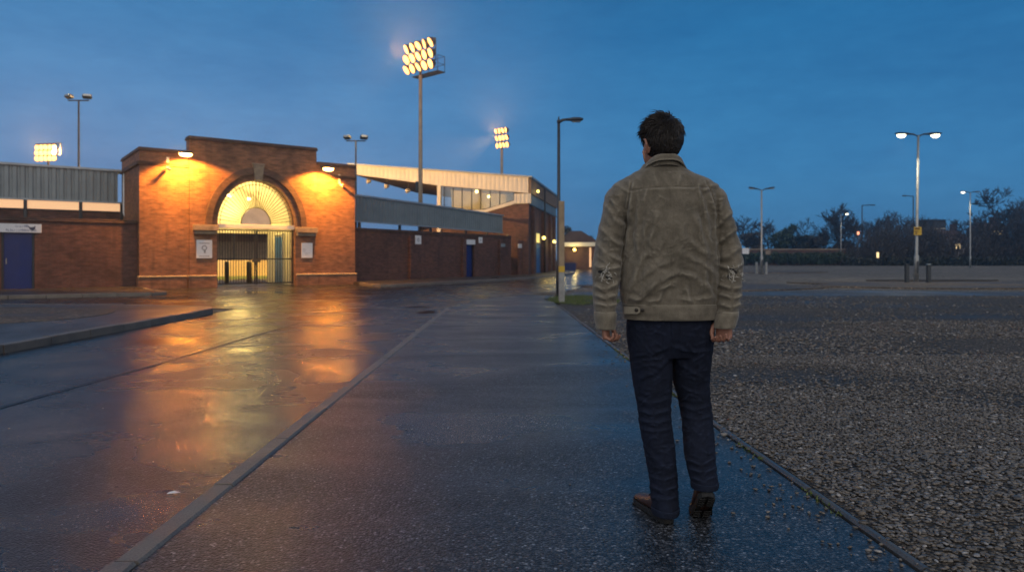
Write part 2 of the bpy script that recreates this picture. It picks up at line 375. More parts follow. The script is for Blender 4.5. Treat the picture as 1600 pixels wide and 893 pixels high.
# pebbles of the near gravel: real stones, thinning out with distance
def stones(name, P, size, seed, lvl=1, flat=.6):
    bm=bmesh.new(); bmesh.ops.create_icosphere(bm,subdivisions=lvl,radius=1); bv=np.array([v.co[:] for v in bm.verts]); bf=np.array([[v.index for v in f.verts] for f in bm.faces]); bm.free()
    r=np.random.default_rng(seed); n=len(P); nv=len(bv)
    sc=np.stack([r.uniform(.75,1.45,n),r.uniform(.6,1.,n),r.uniform(.32,.6,n)*flat/.6],1)*size[:,None]
    a=r.uniform(0,2*PI,n); tx=r.normal(0,.25,n); 
    V=bv[None]*(1+r.uniform(-.2,.2,(n,nv,1)))*sc[:,None,:]
    y=V[:,:,1]*np.cos(tx)[:,None]-V[:,:,2]*np.sin(tx)[:,None]; z=V[:,:,1]*np.sin(tx)[:,None]+V[:,:,2]*np.cos(tx)[:,None]
    x=V[:,:,0]; X=x*np.cos(a)[:,None]-y*np.sin(a)[:,None]; Y=x*np.sin(a)[:,None]+y*np.cos(a)[:,None]
    W=np.stack([X,Y,z],2)+P[:,None,:]; Fc=(bf[None]+(np.arange(n)*nv)[:,None,None]).reshape(-1,3)
    me=bpy.data.meshes.new(name); me.vertices.add(n*nv); me.vertices.foreach_set('co',W.reshape(-1).astype(np.float32))
    nf=len(Fc); me.loops.add(nf*3); me.loops.foreach_set('vertex_index',Fc.reshape(-1).astype(np.int32))
    me.polygons.add(nf); me.polygons.foreach_set('loop_start',np.arange(0,nf*3,3,dtype=np.int32)); me.polygons.foreach_set('use_smooth',np.ones(nf,dtype=bool))
    me.update(calc_edges=True); me.materials.append(M['pebble']); return link(name,me)
def lot_edge(y): return np.interp(y,[-14,2.6,4.86,9.1,17.4,19.4,20.6,21.7],[1.74,1.63,1.51,1.41,1.22,1.38,2.4,2.7])
def scatter(y0,y1,dens,seed,margin=1.6):
    r=np.random.default_rng(seed); xm=.73*y1+margin; n=int((y1-y0)*(xm-1.2)*dens); y=r.uniform(y0,y1,n); x=r.uniform(1.2,xm,n)
    k=(x>lot_edge(y)-.005-.07*r.random(n)**3*(1+np.sin(y*3.1)))&(x<.73*y+margin); return np.stack([x[k],y[k]],1),r
parts=[];sz=[]
for y0,y1,dens,s0,s1,sd in ((1.9,3.6,4400,.0045,.0135,1),(3.6,5.5,3400,.005,.014,2),(5.5,8.5,1900,.006,.016,3),(8.5,13,420,.009,.022,4),(13,21.5,70,.012,.026,5)):
    p,r=scatter(y0,y1,dens,sd); big=np.array([mnoise.noise(Vector((a*.35,b*.5,1.7))) for a,b in p]); k=r.random(len(p))<np.clip(.80+2.0*big,.08,1)
    p=p[k]; s_=r.uniform(s0,s1,len(p))**1; s_*=np.where(r.random(len(p))<.04,1.6,1); parts.append(np.column_stack([p,.004+s_*r.uniform(.15,.75,len(p))])); sz.append(s_)
Pp=np.concatenate(parts); Sz=np.concatenate(sz)
near=Pp[:,1]<4.3
tag(stones('pebbles',Pp[near],Sz[near],11,2),'nearest loose brown and grey pebbles covering the parking ground','gravel',kind='stuff')
tag(stones('pebbles',Pp[~near],Sz[~near],12,1),'further loose pebbles spread over the parking ground','gravel',kind='stuff')
# stones kicked onto the footway beside the edging
r=np.random.default_rng(21); n=330; y=2.2+r.random(n)**1.6*9; x=lot_edge(y)-.1-np.abs(r.normal(0,.16,n)); s_=r.uniform(.005,.013,n)
far=r.random(n)<.16; x[far]=r.uniform(-1.3,1.3,far.sum()); s_[far]*=.6
tag(stones('scattered_stones',np.column_stack([x,y,s_*.5]),s_,22,1),'stray small stones kicked onto the wet footway','stones',kind='stuff')
n=260; y=r.uniform(2.5,12,n); x=r.uniform(-6.2,-1.7,n); s_=r.uniform(.003,.006,n)
tag(stones('road_grit',np.column_stack([x,y,-.03+s_*.5]),s_,23,1),'fine grit lying on the wet road','grit',kind='stuff')
# moss and soil along the edging
mb=MB()
for i in range(900):
    y=random.uniform(2.3,10); x=float(lot_edge(y))-.075-abs(random.gauss(0,.02)); h=random.uniform(.004,.02); d=random.uniform(0,PI); w=.006
    if mnoise.noise(Vector((y*2.2,0,9)))<.05: continue
    mb.add([(x-w*math.cos(d),y-w*math.sin(d),.0),(x+w*math.cos(d),y+w*math.sin(d),.0),(x+random.uniform(-.01,.01),y+random.uniform(-.01,.01),h)],[(0,1,2)])
tag(mb.build('moss',M['grass'],fix=False),'thin moss growing along the concrete path edging','moss',kind='stuff')
# puddles at the gutter
for k,(cx,cy,rx,ry) in enumerate(((-1.9,15.6,.2,.4),(-2.3,17.2,.3,.2),(-8.4,24.5,1.0,.5),(-10.2,21.2,.9,.5),(-5.2,21.3,.8,.35))):
    p=MB(); p.slab(blob(cx,cy,rx,ry,20,k+30),-.05,-.0255); structure('puddle',p,M['puddle'])
# ================================================================== LIGHT HELPERS
def lamp(name, typ, loc, energy, col, target=None, size=.08, spot=None, blend=.3, parent=None, diffuse=None, spec=None):
    d=bpy.data.lights.new(name,typ); d.energy=energy; d.color=col
    if typ in('POINT','SPOT'): d.shadow_soft_size=size
    if typ=='SPOT': d.spot_size=R(spot); d.spot_blend=blend
    o=bpy.data.objects.new(name,d); COL.objects.link(o); o.location=loc
    if target is not None:
        o.rotation_euler=(Vector(target)-Vector(loc)).to_track_quat('-Z','Y').to_euler()
    return o
def measured(px,py,O,a):                                           # measured spot on a wall -> (distance along it, height)
    x=along(px,O,a); return x, CAMZ+(HY-py)/F*(O.y+math.sin(a)*x)
SODIUM=(1,.37,.04); WARM=(1,.58,.22); CREAMY=(1,.72,.24); COOLW=(1,.86,.58)
M['bulb_sodium']=emit('sodium_bulb',(1,.46,.11),42); M['bulb_flood']=emit('flood_bulb',(1,.42,.12),4.6); M['bulb_cream']=emit('cream_bulb',(1,.80,.36),6)
M['bulb_cool']=emit('cool_bulb',(1,.88,.62),5); M['bulb_yellow']=emit('yellow_bulb',(1,.72,.18),4); M['lit_peach']=emit('peach_glow',(1,.58,.30),.72); M['lit_small']=emit('far_lit_window',(1,.72,.35),1.6)
M['lit_red']=emit('far_red_lamp',(1,.38,.2),2.0)
# ================================================================== GATEHOUSE
gh=thing('gatehouse','red brick stadium gatehouse with raised parapet and big round arch','gatehouse',FO,FA)
W_=8.92; AX0,AX1=2.83,6.08; AC=(AX0+AX1)/2; AR=(AX1-AX0)/2; ZS=2.52; VS=1.17
def arch_pts(r, n=36, vs=VS, zs=ZS, a0=0, a1=PI): return [(AC-r*math.cos(a0+(a1-a0)*i/n), zs+r*vs*math.sin(a0+(a1-a0)*i/n)) for i in range(n+1)]
w=MB()
w.prism([(0,-.1),(1.78,-.1),(1.78,5.30),(0,5.30)],0,.45)
w.prism([(7.04,-.1),(W_,-.1),(W_,5.30),(7.04,5.30)],0,.45)
w.prism([(1.781,-.1),(AX0,-.1)]+arch_pts(AR)+[(AX1,-.1),(7.039,-.1),(7.039,5.90),(1.781,5.90)],-.10,.45)
w.box(0,.40,.451,4.1,-.1,5.30); w.box(W_-.40,W_,.451,4.1,-.1,5.30)
w.box(.401,2.45,3.75,4.1,-.1,5.3); w.box(6.45,W_-.401,3.75,4.1,-.1,5.3); w.box(2.451,6.449,3.75,4.1,3.3,5.3)
w.build('wall',M['brick'],gh)
rf=MB(); rf.box(.41,W_-.41,.46,3.74,4.86,4.98); rf.build('roof',M['soil'],gh)
cp=MB()
for x0,x1,y0,y1,z in ((-.05,1.74,-.06,.5,5.303),(7.08,W_+.05,-.06,.5,5.303),(1.73,7.09,-.16,.5,5.903),(-.05,.46,.503,4.15,5.303),(W_-.46,W_+.05,.503,4.15,5.303),(.463,W_-.463,3.7,4.15,5.303)):
    cp.cbox(x0,x1,y0,y1,z,z+.075,.012); cp.cbox(x0+.02,x1-.02,y0+.025,y1-.02,z+.0755,z+.145,.012)
cp.build('coping',M['brick_edge'],gh)
for x0,x1 in ((-.055,1.775),(7.045,W_+.055)):
    sc=MB()
    for z,e in ((4.76,.055),(4.835,.085)): sc.cbox(x0,x1,-e,-.001,z,z+.0745,.008)
    sc.build('string_course',M['brick_edge'],gh)
for x0,x1 in ((-.085,-.001),(W_+.001,W_+.085)): sc=MB(); sc.cbox(x0,x1,-.0,4.1,4.76,4.91,.008); sc.build('string_course',M['brick_edge'],gh)
pl=MB()
for x0,x1,y0 in ((-.06,1.72,-.09),(7.10,W_+.06,-.09)):
    q=MB(); q.cbox(x0,x1,y0,-.002,-.1,.40,.02); q.build('plinth',M['brick'],gh)
for x0,x1 in ((1.722,AX0-.012),(AX1+.012,7.098)):
    q=MB(); q.cbox(x0,x1,-.19,-.102,-.1,.40,.02); q.build('plinth',M['brick'],gh)
pl.cbox(-.06,-.002,-.0,4.1,-.1,.4,.015); pl.build('plinth',M['brick'],gh)
pc=MB()
for x0,x1,y0 in ((-.07,1.70,-.11),(7.11,W_+.07,-.11)):
    q=MB(); q.cbox(x0,x1,y0,-.002,.402,.47,.02); q.build('plinth_cap',M['plinth'],gh)
for x0,x1 in ((1.702,AX0-.012),(AX1+.012,7.108)):
    q=MB(); q.cbox(x0,x1,-.21,-.102,.402,.47,.02); q.build('plinth_cap',M['plinth'],gh)
ar=MB(); n=44
for r0,r1,y in ((AR-.005,AR+.22,-.17),(AR+.222,AR+.46,-.235)):
    A=arch_pts(r0,n); B=arch_pts(r1,n)
    for i in range(n):
        if abs(i-n/2+.5)<1.2 and False: continue
        a,b,c,d=A[i],A[i+1],B[i+1],B[i]; s_=.0
        ar.add([(a[0],y,a[1]),(b[0],y,b[1]),(c[0],y,c[1]),(d[0],y,d[1]),(a[0],-.101,a[1]),(b[0],-.101,b[1]),(c[0],-.101,c[1]),(d[0],-.101,d[1])],[(0,1,2,3),(0,4,5,1),(2,6,7,3)]+([(0,3,7,4)] if i==0 else [])+([(1,5,6,2)] if i==n-1 else []))
ar.build('arch_ring',M['ring'],gh)
ks=MB(); ks.prism([(AC-.15,ZS+AR*VS+.0),(AC+.15,ZS+AR*VS+.0),(AC+.22,ZS+AR*VS+.62),(AC-.22,ZS+AR*VS+.62)],-.30,-.10)
ks.cbox(AC-.25,AC+.25,-.32,-.102,ZS+AR*VS+.622,ZS+AR*VS+.70,.012)
ks.build('keystone',M['stone'],gh)
for x0,x1 in ((1.90,AX0+.015),(AX1-.015,7.02)):
    im=MB(); im.cbox(x0,x1,-.33,-.101,2.26,2.50,.015); im.cbox(x0+.05,x1-.04,-.25,-.101,2.12,2.258,.012); im.build('impost',M['stone'],gh)
# the passage behind the arch
li=MB(); ro=[(AX0-.12,-.05),(AX0-.12,ZS)]+arch_pts(AR+.12,24)[1:-1]+[(AX1+.12,ZS),(AX1+.12,-.05)]; ri=[(AX1+.02,-.05),(AX1+.02,ZS)]+arch_pts(AR+.02,24)[::-1][1:-1]+[(AX0-.02,ZS),(AX0-.02,-.05)]
li.prism(ro+ri,.455,3.745); li.build('passage_lining',M['cream'],gh)
hd=MB(); hd.box(AX0-.35,AX1+.35,3.76,3.90,2.30,3.29); 
hp=[(AX0-.02,2.31)]+[(AX0-.02,ZS)]+arch_pts(AR+.015,24)[1:-1]+[(AX1+.02,ZS),(AX1+.02,2.31)]
hd2=MB(); hd2.prism(hp,3.60,3.742); hd2.build('passage_end_wall',M['cream'],gh)
bd=MB(); bd.cbox(AX1-.035,AX1+.018,1.45,2.42,.0,2.12,.006); bdo=bd.build('door',M['teal'],gh)
h=MB(); h.tube([(AX1-.04,1.6,1.0),(AX1-.09,1.6,1.0),(AX1-.09,1.72,1.0)],.014,8); h.build('handle',M['steel'],bdo)
fr=MB(); fr.cbox(AX1-.05,AX1+.019,1.36,1.447,0,2.2,.006); fr.cbox(AX1-.05,AX1+.019,2.423,2.51,0,2.2,.006); fr.cbox(AX1-.05,AX1+.019,1.36,2.51,2.203,2.29,.006); fr.build('door_frame',M['offwhite'],bdo)
fl=MB(); fl.box(AX0-.1,AX1+.1,.0,4.1,-.25,-.012); fl.build('passage_floor',M['pave'],gh)
# fanlight: sunburst of iron bars over a transom beam
tr=MB(); tr.cbox(AX0+.001,AX1-.001,-.02,.20,2.39,2.57,.015); tr.build('transom',M['offwhite'],gh)
fn=MB(); YF=.10; zc=ZS+.06
def arc_tube(r,rad,n=40): fn.tube([(AC-r*math.cos(PI*i/n),YF,zc+r*VS*.985*math.sin(PI*i/n)) for i in range(n+1)],rad,6)
for r,q in ((.62,.018),(AR*.90,.014),(AR-.03,.022)): arc_tube(r,q)
for i in range(1,32):
    a=PI*i/32; r0,r1=.62,AR-.02; q=.013 if i!=16 else .019
    fn.tube([(AC-r0*math.cos(a),YF,zc+r0*VS*.985*math.sin(a)),(AC-r1*math.cos(a),YF,zc+r1*VS*.985*math.sin(a))],q,5)
fo=fn.build('fanlight',M['iron'],gh,True)
hub=MB(); hub.prism([(AC-.60*math.cos(PI*i/24),zc+.60*VS*.985*math.sin(PI*i/24)) for i in range(25)],YF-.012,YF+.012); hub.build('hub_panel',M['flash'],fo)
# passage ceiling lamps
for y,x in ((1.3,AC-.75),(2.6,AC+.45)):
    b=MB(); b.ball((x,y,3.85),(.10,.10,.07),12,8); b.build('ceiling_lamp',M['bulb_cream'],gh,True)
for y in (1.2,2.7): lamp('passage_light','POINT',in_front(AC-.1,y,3.45),125,CREAMY,size=.12)
# the two gate leaves
gt=thing('iron_gate','tall pair of dark iron bar gates closed under the fanlight','gate',in_front(AX0,.12,0),FA)
GW=(AX1-AX0)/2
for k in (0,1):
    x0=.03+k*GW; x1=x0+GW-.06; lf=MB()
    for z in (.09,1.12,2.33): lf.cbox(x0,x1,-.022,.022,z-.025,z+.025,.004)
    for x in (x0+.02,x1-.02): lf.cbox(x-.024,x+.024,-.026,.026,.04,2.37,.004)
    nb=13
    for i in range(1,nb+1):
        x=x0+.02+(x1-x0-.04)*i/(nb+1); lf.tube([(x,0,.06),(x,0,2.36)],.0155,6)
    L=lf.build('gate_leaf',M['iron'],gt)
    hg=MB()
    for z in (.45,1.75): hg=MB(); hg.tube([((x0-.012) if k==0 else (x1+.012),0,z-.07),((x0-.012) if k==0 else (x1+.012),0,z+.07)],.022,8); hg.build('hinge',M['iron'],L)
lk_=MB(); lk_.cbox(GW-.16,GW+.19,-.06,.05,.98,1.13,.012); lk_.cbox(GW-.04,GW+.03,-.075,-.061,.86,1.0,.01); lk_.build('lock_box',M['black'],gt)
db=MB(); db.tube([(GW-.0,-.045,.02),(GW-.0,-.045,2.36)],.018,8); db.build('drop_bolt',M['iron'],gt)
# bollards, pitch, hoardings and far terrace seen through the gate
for i,(x,y) in enumerate(((AC-.62,2.2),(AC+.62,3.1))):
    b=MB(); b.lathe([(.0,1.02),(.07,1.01),(.095,.97),(.10,.9),(.10,-.05)],14)
    o=b.build('bollard',M['black'],None,True); o.location=in_front(x,y,0); tag(o,('black round bollard in the archway behind the left gate leaf','black round bollard by the cream side wall inside the archway')[i],'bollard',group='bollards inside the archway')
p=MB(); p.slab([tuple(in_front(x,y)[:2]) for x,y in ((-26,9.5),(13.5,9.5),(21,70),(-26,70))],-.3,.02); structure('pitch',p,M['pitch'])
p=MB(); p.slab([tuple(in_front(x,y)[:2]) for x,y in ((-26,4.05),(14,4.05),(14,9.49),(-26,9.49))],-.3,.0); structure('pitch_apron',p,M['pave'])
t=NT('advert_panels'); c=t.coord(); sp=t.node('ShaderNodeSeparateXYZ'); t.l(c,sp.inputs[0]); v=t.node('ShaderNodeTexVoronoi',voronoi_dimensions='1D'); v.inputs['Scale'].default_value=.5; t.l(sp.outputs[0],v.inputs['W'])
s2=t.node('ShaderNodeSeparateColor'); t.l(v.outputs['Color'],s2.inputs[0]); M['advert']=t.set(t.ramp(s2.outputs[0],[(0,(.6,.42,.22)),(.4,(.7,.5,.16)),(.7,(.75,.62,.4)),(1,(.5,.28,.08))]),.5)
ab=thing('advert_hoarding','low pale advertising boards round the pitch beyond the gate','hoarding',in_front(-12,10.2,.02),FA)
b=MB()
for i in range(10): b.cbox(i*2.4,i*2.4+2.37,-.03,.03,.12,1.0,.01)
b.build('board',M['advert'],ab)
for i in range(11): b=MB(); b.cbox(i*2.4-.04,i*2.4+.03,.032,.09,0,.95,.008); b.build('post',M['steel'],ab)
ts=thing('far_terrace','dark covered terrace on the far side of the lit pitch','stand',in_front(-8,34,0),FA)
b=MB()
for i in range(7): b.box(0,32,i*.8,7,i*.38,i*.38+.38)
b.build('step',M['stone'],ts)
b=MB(); b.box(0,32,6.9,7.2,0,5.2); b.build('back_wall',M['brick_dark'],ts)
b=MB(); b.add([(0,-.5,5.4),(32,-.5,5.4),(32,7.5,4.8),(0,7.5,4.8),(0,-.5,5.2),(32,-.5,5.2),(32,7.5,4.6),(0,7.5,4.6)],[(0,1,2,3),(7,6,5,4),(0,4,5,1),(1,5,6,2),(2,6,7,3),(3,7,4,0)]); b.build('roof',M['clad_blue'],ts)
for i in range(7): b=MB(); b.box(.2+i*5.2,.35+i*5.2,0,.15,0,5.2); b.build('post',M['steel_dark'],ts)
# sodium wall lamps of the gatehouse
for i,(px,py) in enumerate(((290,240),(513,263))):
    O=in_front(0,-.80); x,z=measured(px,py,O,FA)
    tl=thing('wall_lamp',('orange sodium wall lamp on the left shoulder of the brick gatehouse','orange sodium wall lamp on the right shoulder of the brick gatehouse')[i],'lamp',in_front(x,-.0,z),FA,'sodium lamps on the gatehouse')
    y0=-.80; yw=0 if i else 0
    b=MB(); b.tube([(0,-.001,.16),(0,-.3,.17),(0,-.64,.11)],.022,8); b.cbox(-.06,.06,-.02,-.001,.09,.24,.005); b.build('bracket',M['steel_dark'],tl,True)
    b=MB(); n=14
    b.rings([[Vector((.26*s*math.cos(2*PI*j/n),-.80+.17*s*math.sin(2*PI*j/n),zz)) for j in range(n)] for s,zz in ((.25,.135),(.7,.115),(.98,.06),(1,.02),(.97,.0))]); hd_=b.build('housing',M['steel_dark'],tl,True)
    b=MB(); b.rings([[Vector((.235*s*math.cos(2*PI*j/n),-.80+.15*s*math.sin(2*PI*j/n),zz)) for j in range(n)] for s,zz in ((1,-.001),(1,-.035),(.8,-.085),(.4,-.11))]); b.build('lens',M['bulb_sodium'],hd_,True)
    lamp('sodium_light','SPOT',in_front(x,-.80,z-.14),2300,SODIUM,in_front(x+(.35 if i==0 else -.25),.55,z-3),.10,138,.25)
    lamp('sodium_glow','SPOT',in_front(x,-.84,z-.14),520,SODIUM,in_front(x,-8,0),.10,120,1.0)
# bracket cameras on the gatehouse
for i,(px,py) in enumerate(((262,262),(530,287))):
    x,z=measured(px,py,in_front(0,-.0),FA)
    tl=thing('security_camera',('small bracket camera on the left brick wing under the parapet','small bracket camera on the right brick wing under the parapet')[i],'camera',in_front(x,0,z),FA,'cameras on the gatehouse')
    b=MB(); b.cbox(-.05,.05,-.03,-.001,-.02,.42,.006); b.build('back_plate',M['offwhite'],tl)
    b=MB(); b.tube([(0,-.03,.0),(0,-.22,-.03)],.016,8); b.build('arm',M['steel'],tl,True)
    b=MB(); b.tube([(.0,-.16,-.06),(0,-.42,-.12)],.05,10); b.tube([(0,-.17,-.005),(0,-.47,-.07)],.006,6); c_=b.build('camera_body',M['offwhite'],tl,True)
    b=MB(); b.tube([(0,-.421,-.12),(0,-.44,-.125)],.04,10); b.build('lens',M['black'],c_,True)
# notices either side of the arch
for i,(px,py,w_,h_) in enumerate(((319,389,.60,.74),(479.5,391,.50,.66))):
    O=in_front(0,-.10); x,z=measured(px,py,O,FA)
    nb=thing('notice_board',('white framed notice with a round grey emblem left of the arch','plain white notice with faint text right of the arch')[i],'notice',in_front(x,-.10,z),FA)
    b=MB(); b.cbox(-w_/2,w_/2,-.035,-.001,-h_/2,h_/2,.008); b.build('panel',M['white'],nb)
    k=MB()
    if i==0:
        r_=.105; n=20; zc_=.05
        k.rings([[Vector((q*math.cos(2*PI*j/n),y,zc_+q*math.sin(2*PI*j/n))) for j in range(n)] for q,y in ((r_,-.0352),(r_,-.037),(r_*.62,-.037),(r_*.62,-.0352))],False)
        k.box(-.02,.05,-.037,-.0352,-.16,-.03); k.box(-.2,.2,-.037,-.0352,.22,.25); k.box(-.2,.2,-.037,-.0352,-.30,-.275)
        k.build('emblem',plain('faded_grey_ink',(.25,.25,.27),.6,0,.1,5,0),nb)
    else:
        for q,(a,b_) in enumerate(((-.19,-.08),(-.19,-.05),(-.19,-.1),(-.1,.12),(-.1,.02))): k.box(a,b_,-.037,-.0352,.05-q*.06,.066-q*.06)
        k.build('text_line',plain('faded_text',(.4,.39,.4),.6,0,.1,5,0),nb)
# ================================================================== LEFT BOUNDARY WALL, DOOR, SIGN
lw=thing('boundary_wall','long brown brick boundary wall left of the gatehouse with a blue door','wall',in_front(0,.30,0),FA)
dx0=along(3,in_front(0,.3),FA); dx1=along(53,in_front(0,.3),FA); dz=2.18
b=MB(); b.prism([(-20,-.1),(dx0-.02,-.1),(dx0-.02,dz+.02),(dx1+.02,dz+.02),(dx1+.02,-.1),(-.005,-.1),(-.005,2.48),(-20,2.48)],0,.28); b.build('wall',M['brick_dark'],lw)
b=MB(); b.cbox(-20,-.005,-.05,.33,2.482,2.56,.012); b.cbox(-20,-.005,-.02,.30,2.562,2.62,.012); b.build('coping',M['brick_edge'],lw)
b=MB(); b.cbox(dx0+.05,dx1-.05,.10,.15,.02,dz-.05,.006); d_=b.build('door',M['navy'],lw)
b=MB(); b.cbox(dx0+.11,dx0+.14,.06,.10,.95,1.15,.004); b.build('handle',M['steel'],d_)
b=MB()
for x0,x1,z0,z1 in ((dx0-.018,dx0+.047,-.05,dz),(dx1-.047,dx1+.018,-.05,dz),(dx0+.05,dx1-.05,dz-.047,dz+.0)): b.cbox(x0,x1,.06,.17,z0,z1,.006)
b.build('door_frame',M['steel_dark'],d_)
x0,zt=measured(-14,349,in_front(0,.3),FA); x1,zb=measured(65,363,in_front(0,.3),FA); zt=2.38; zb=2.07
sg=thing('door_sign','long white sign with two lines of blue lettering over the blue door','sign',in_front((x0+x1)/2,.3,(zt+zb)/2),FA)
hw=(x1-x0)/2; pn=MB(); pn.cbox(-hw,hw,-.045,-.001,-.155,.155,.008)
k=MB(); rr=random.Random(4)
def letters(k,x,z,h,n,wd):                                         # lettering too small to read: upright strokes and bowls
    for i in range(n):
        q=x+i*wd; s_=rr.random()
        k.box(q,q+wd*.2,-.0475,-.0452,z,z+h*(1 if s_>.4 else .7))
        if s_>.2: k.box(q+wd*.2,q+wd*.62,-.0475,-.0452,z+h*(.0 if s_<.6 else .55),z+h*(.18 if s_<.6 else .72))
        if s_>.5: k.box(q+wd*.62,q+wd*.76,-.0475,-.0452,z,z+h*.7)
letters(k,-.05*hw,.035,.085,6,.062); letters(k,.32*hw,.035,.085,2,.062); letters(k,-.42*hw,-.11,.085,15,.06)
pn.add(k.v,k.f,1); pn.build('panel',[M['white'],plain('blue_lettering',(.03,.06,.2),.5,0,.1,5,0)],sg)
k=MB(); k.prism([(hw-.42,.09),(hw-.33,.03),(hw-.24,.05),(hw-.18,.095),(hw-.2,-.02),(hw-.27,-.085),(hw-.35,-.04)],-.0475,-.0452); k.build('emblem',M['ink'],sg)
# covered terrace behind the left wall
def corrug(mb,x0,x1,zb,zt,y,pitch=.25,d=.05):
    n=int((x1-x0)/pitch); pr=[]
    for i in range(n):
        q=x0+i*pitch; pr+= [(q,y),(q+pitch*.5,y),(q+pitch*.62,y+d),(q+pitch*.88,y+d)]
    pr.append((x0+n*pitch,y)); zb_=zb if callable(zb) else (lambda x:zb); zt_=zt if callable(zt) else (lambda x:zt)
    fr=[(x,yy,zz(x)) for zz in (zb_,zt_) for x,yy in pr]; bk=[(x,yy+.03,zz(x)) for zz in (zb_,zt_) for x,yy in pr]; m=len(pr)
    fs=[(i,i+1,m+i+1,m+i) for i in range(m-1)]+[(2*m+m+i,2*m+m+i+1,2*m+i+1,2*m+i) for i in range(m-1)]
    fs+=[(i+1,i,2*m+i,2*m+i+1) for i in range(m-1)]+[(m+i,m+i+1,3*m+i+1,3*m+i) for i in range(m-1)]+[(0,m,3*m,2*m),(m-1,3*m-1,4*m-1,2*m-1)]
    mb.add(fr+bk,fs)
lt=thing('covered_terrace','grey ribbed metal back of the terrace above the left brick wall','stand',in_front(0,3.6,0),FA)
xe=along(191,in_front(0,3.6),FA)
b=MB(); corrug(b,-14,xe-.02,3.53,4.80,0,.26,.045); b.build('cladding',M['clad'],lt)
b=MB(); b.cbox(-14,xe,-.07,.16,4.80,4.90,.012); b.build('flashing',M['flash'],lt)
b=MB(); b.cbox(-14,xe,-.04,.10,3.46,3.528,.01); b.build('flashing',M['flash'],lt)
b=MB(); b.add([(-14,.1,4.85),(xe,.1,4.85),(xe,6,5.0),(-14,6,5.0),(-14,.1,4.79),(xe,.1,4.79),(xe,6,4.93),(-14,6,4.93)],[(0,1,2,3),(7,6,5,4),(0,4,5,1),(1,5,6,2),(2,6,7,3),(3,7,4,0)]); b.build('roof',M['clad'],lt)
pxs=[-140,-55,39.5,126,190]
for i,px in enumerate(pxs):
    x=along(px,in_front(0,3.6),FA); b=MB(); b.cbox(x-.06,x+.06,-.06,.07,2.0,3.46,.008); b.build('post',M['steel_dark'],lt)
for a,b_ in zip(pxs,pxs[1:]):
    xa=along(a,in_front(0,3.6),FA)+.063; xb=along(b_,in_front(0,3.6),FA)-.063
    b=MB(); b.box(xa,xb,.0,.025,3.13,3.458); wn=b.build('window',M['lit_peach'],lt)  # not glazing: added emissive strip in place of the lit inner wall
    b=MB(); b.cbox(xa,xb,-.03,-.001,3.08,3.127,.006); b.build('sill',M['steel_dark'],wn)  # ledge of the added glow strip, not a window sill
b=MB(); b.box(-14,xe,.0,.2,0,3.078); b.build('back_wall',M['brick_dark'],lt)
b=MB(); b.tube([(xe+.05,-.10,4.85),(xe+.05,-.10,3.05),(xe+.1,-.2,2.9),(xe+.12,-.25,2.66)],.045,10); b.build('downpipe',M['pvc'],lt,True)

# ================================================================== RIGHT BOUNDARY WALL
rw=thing('boundary_wall','long brown brick boundary wall right of the gatehouse with brick piers','wall',RO,RA)
RL=14.75; zwr=lambda x: 2.50-.04*x/RL
da=along(728,RO,RA); dbb=along(741,RO,RA)
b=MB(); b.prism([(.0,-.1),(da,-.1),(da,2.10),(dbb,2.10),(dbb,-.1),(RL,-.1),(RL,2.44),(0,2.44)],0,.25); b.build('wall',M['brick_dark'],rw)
b=MB(); b.cbox(0,RL,-.05,.30,2.442,2.53,.012); b.cbox(0,RL,-.02,.27,2.532,2.59,.012); b.build('coping',M['brick_edge'],rw)
for px,wd in ((640,.26),(723,.34),(781,.38),(811,.42)):
    x=along(px,RO,RA); b=MB(); b.cbox(x-wd/2,x+wd/2,-.16,-.001,-.1,2.30,.012); b.build('pier',M['brick_dark'],rw)
b=MB(); b.cbox(da+.05,dbb-.05,.14,.18,.02,2.05,.006); d_=b.build('door',M['navy'],rw)
b=MB()
for x0,x1,z0,z1 in ((da,da+.047,-.05,2.1),(dbb-.047,dbb,-.05,2.1),(da+.05,dbb-.05,2.053,2.1)): b.cbox(x0,x1,.08,.2,z0,z1,.005)
b.build('door_frame',M['black'],d_)
for i,(px,py,w_,h_,lb) in enumerate(((653,374.5,.50,.46,'square white sign with a grey crest by the orange-lit brick pier'),(734.5,378,1.02,.28,'wide blank pale sign above the dark wall door'),(750.5,375,.40,.36,'small pale square sign just right of the dark wall door'),(785.5,383,.5,.2,'small bluish sign on the far wall bay past the third pier'),(812,384,.5,.28,'small pale green sign at the far end of the brick wall'))):
    O=in_right(0,-.17 if px in(785.5,812,) else 0); x,z=measured(px,py,O,RA)
    s_=thing('wall_sign',lb,'sign',in_right(x,-.17 if px in(785.5,812) else 0,z),RA)
    b=MB(); b.cbox(-w_/2,w_/2,-.03,-.001,-h_/2,h_/2,.006); b.build('panel',M['white'] if i<3 else (M['clad'] if i==3 else M['pvc']),s_)
    if i in(0,2):
        k=MB(); q=.09 if i==0 else .06; k.rings([[Vector((u*math.cos(2*PI*j/16),y,u*math.sin(2*PI*j/16))) for j in range(16)] for u,y in ((q,-.0302),(q,-.032),(q*.55,-.032),(q*.55,-.0302))],False); k.build('emblem',plain('crest_ink',(.2,.22,.28),.6,0,.1,5,0),s_)
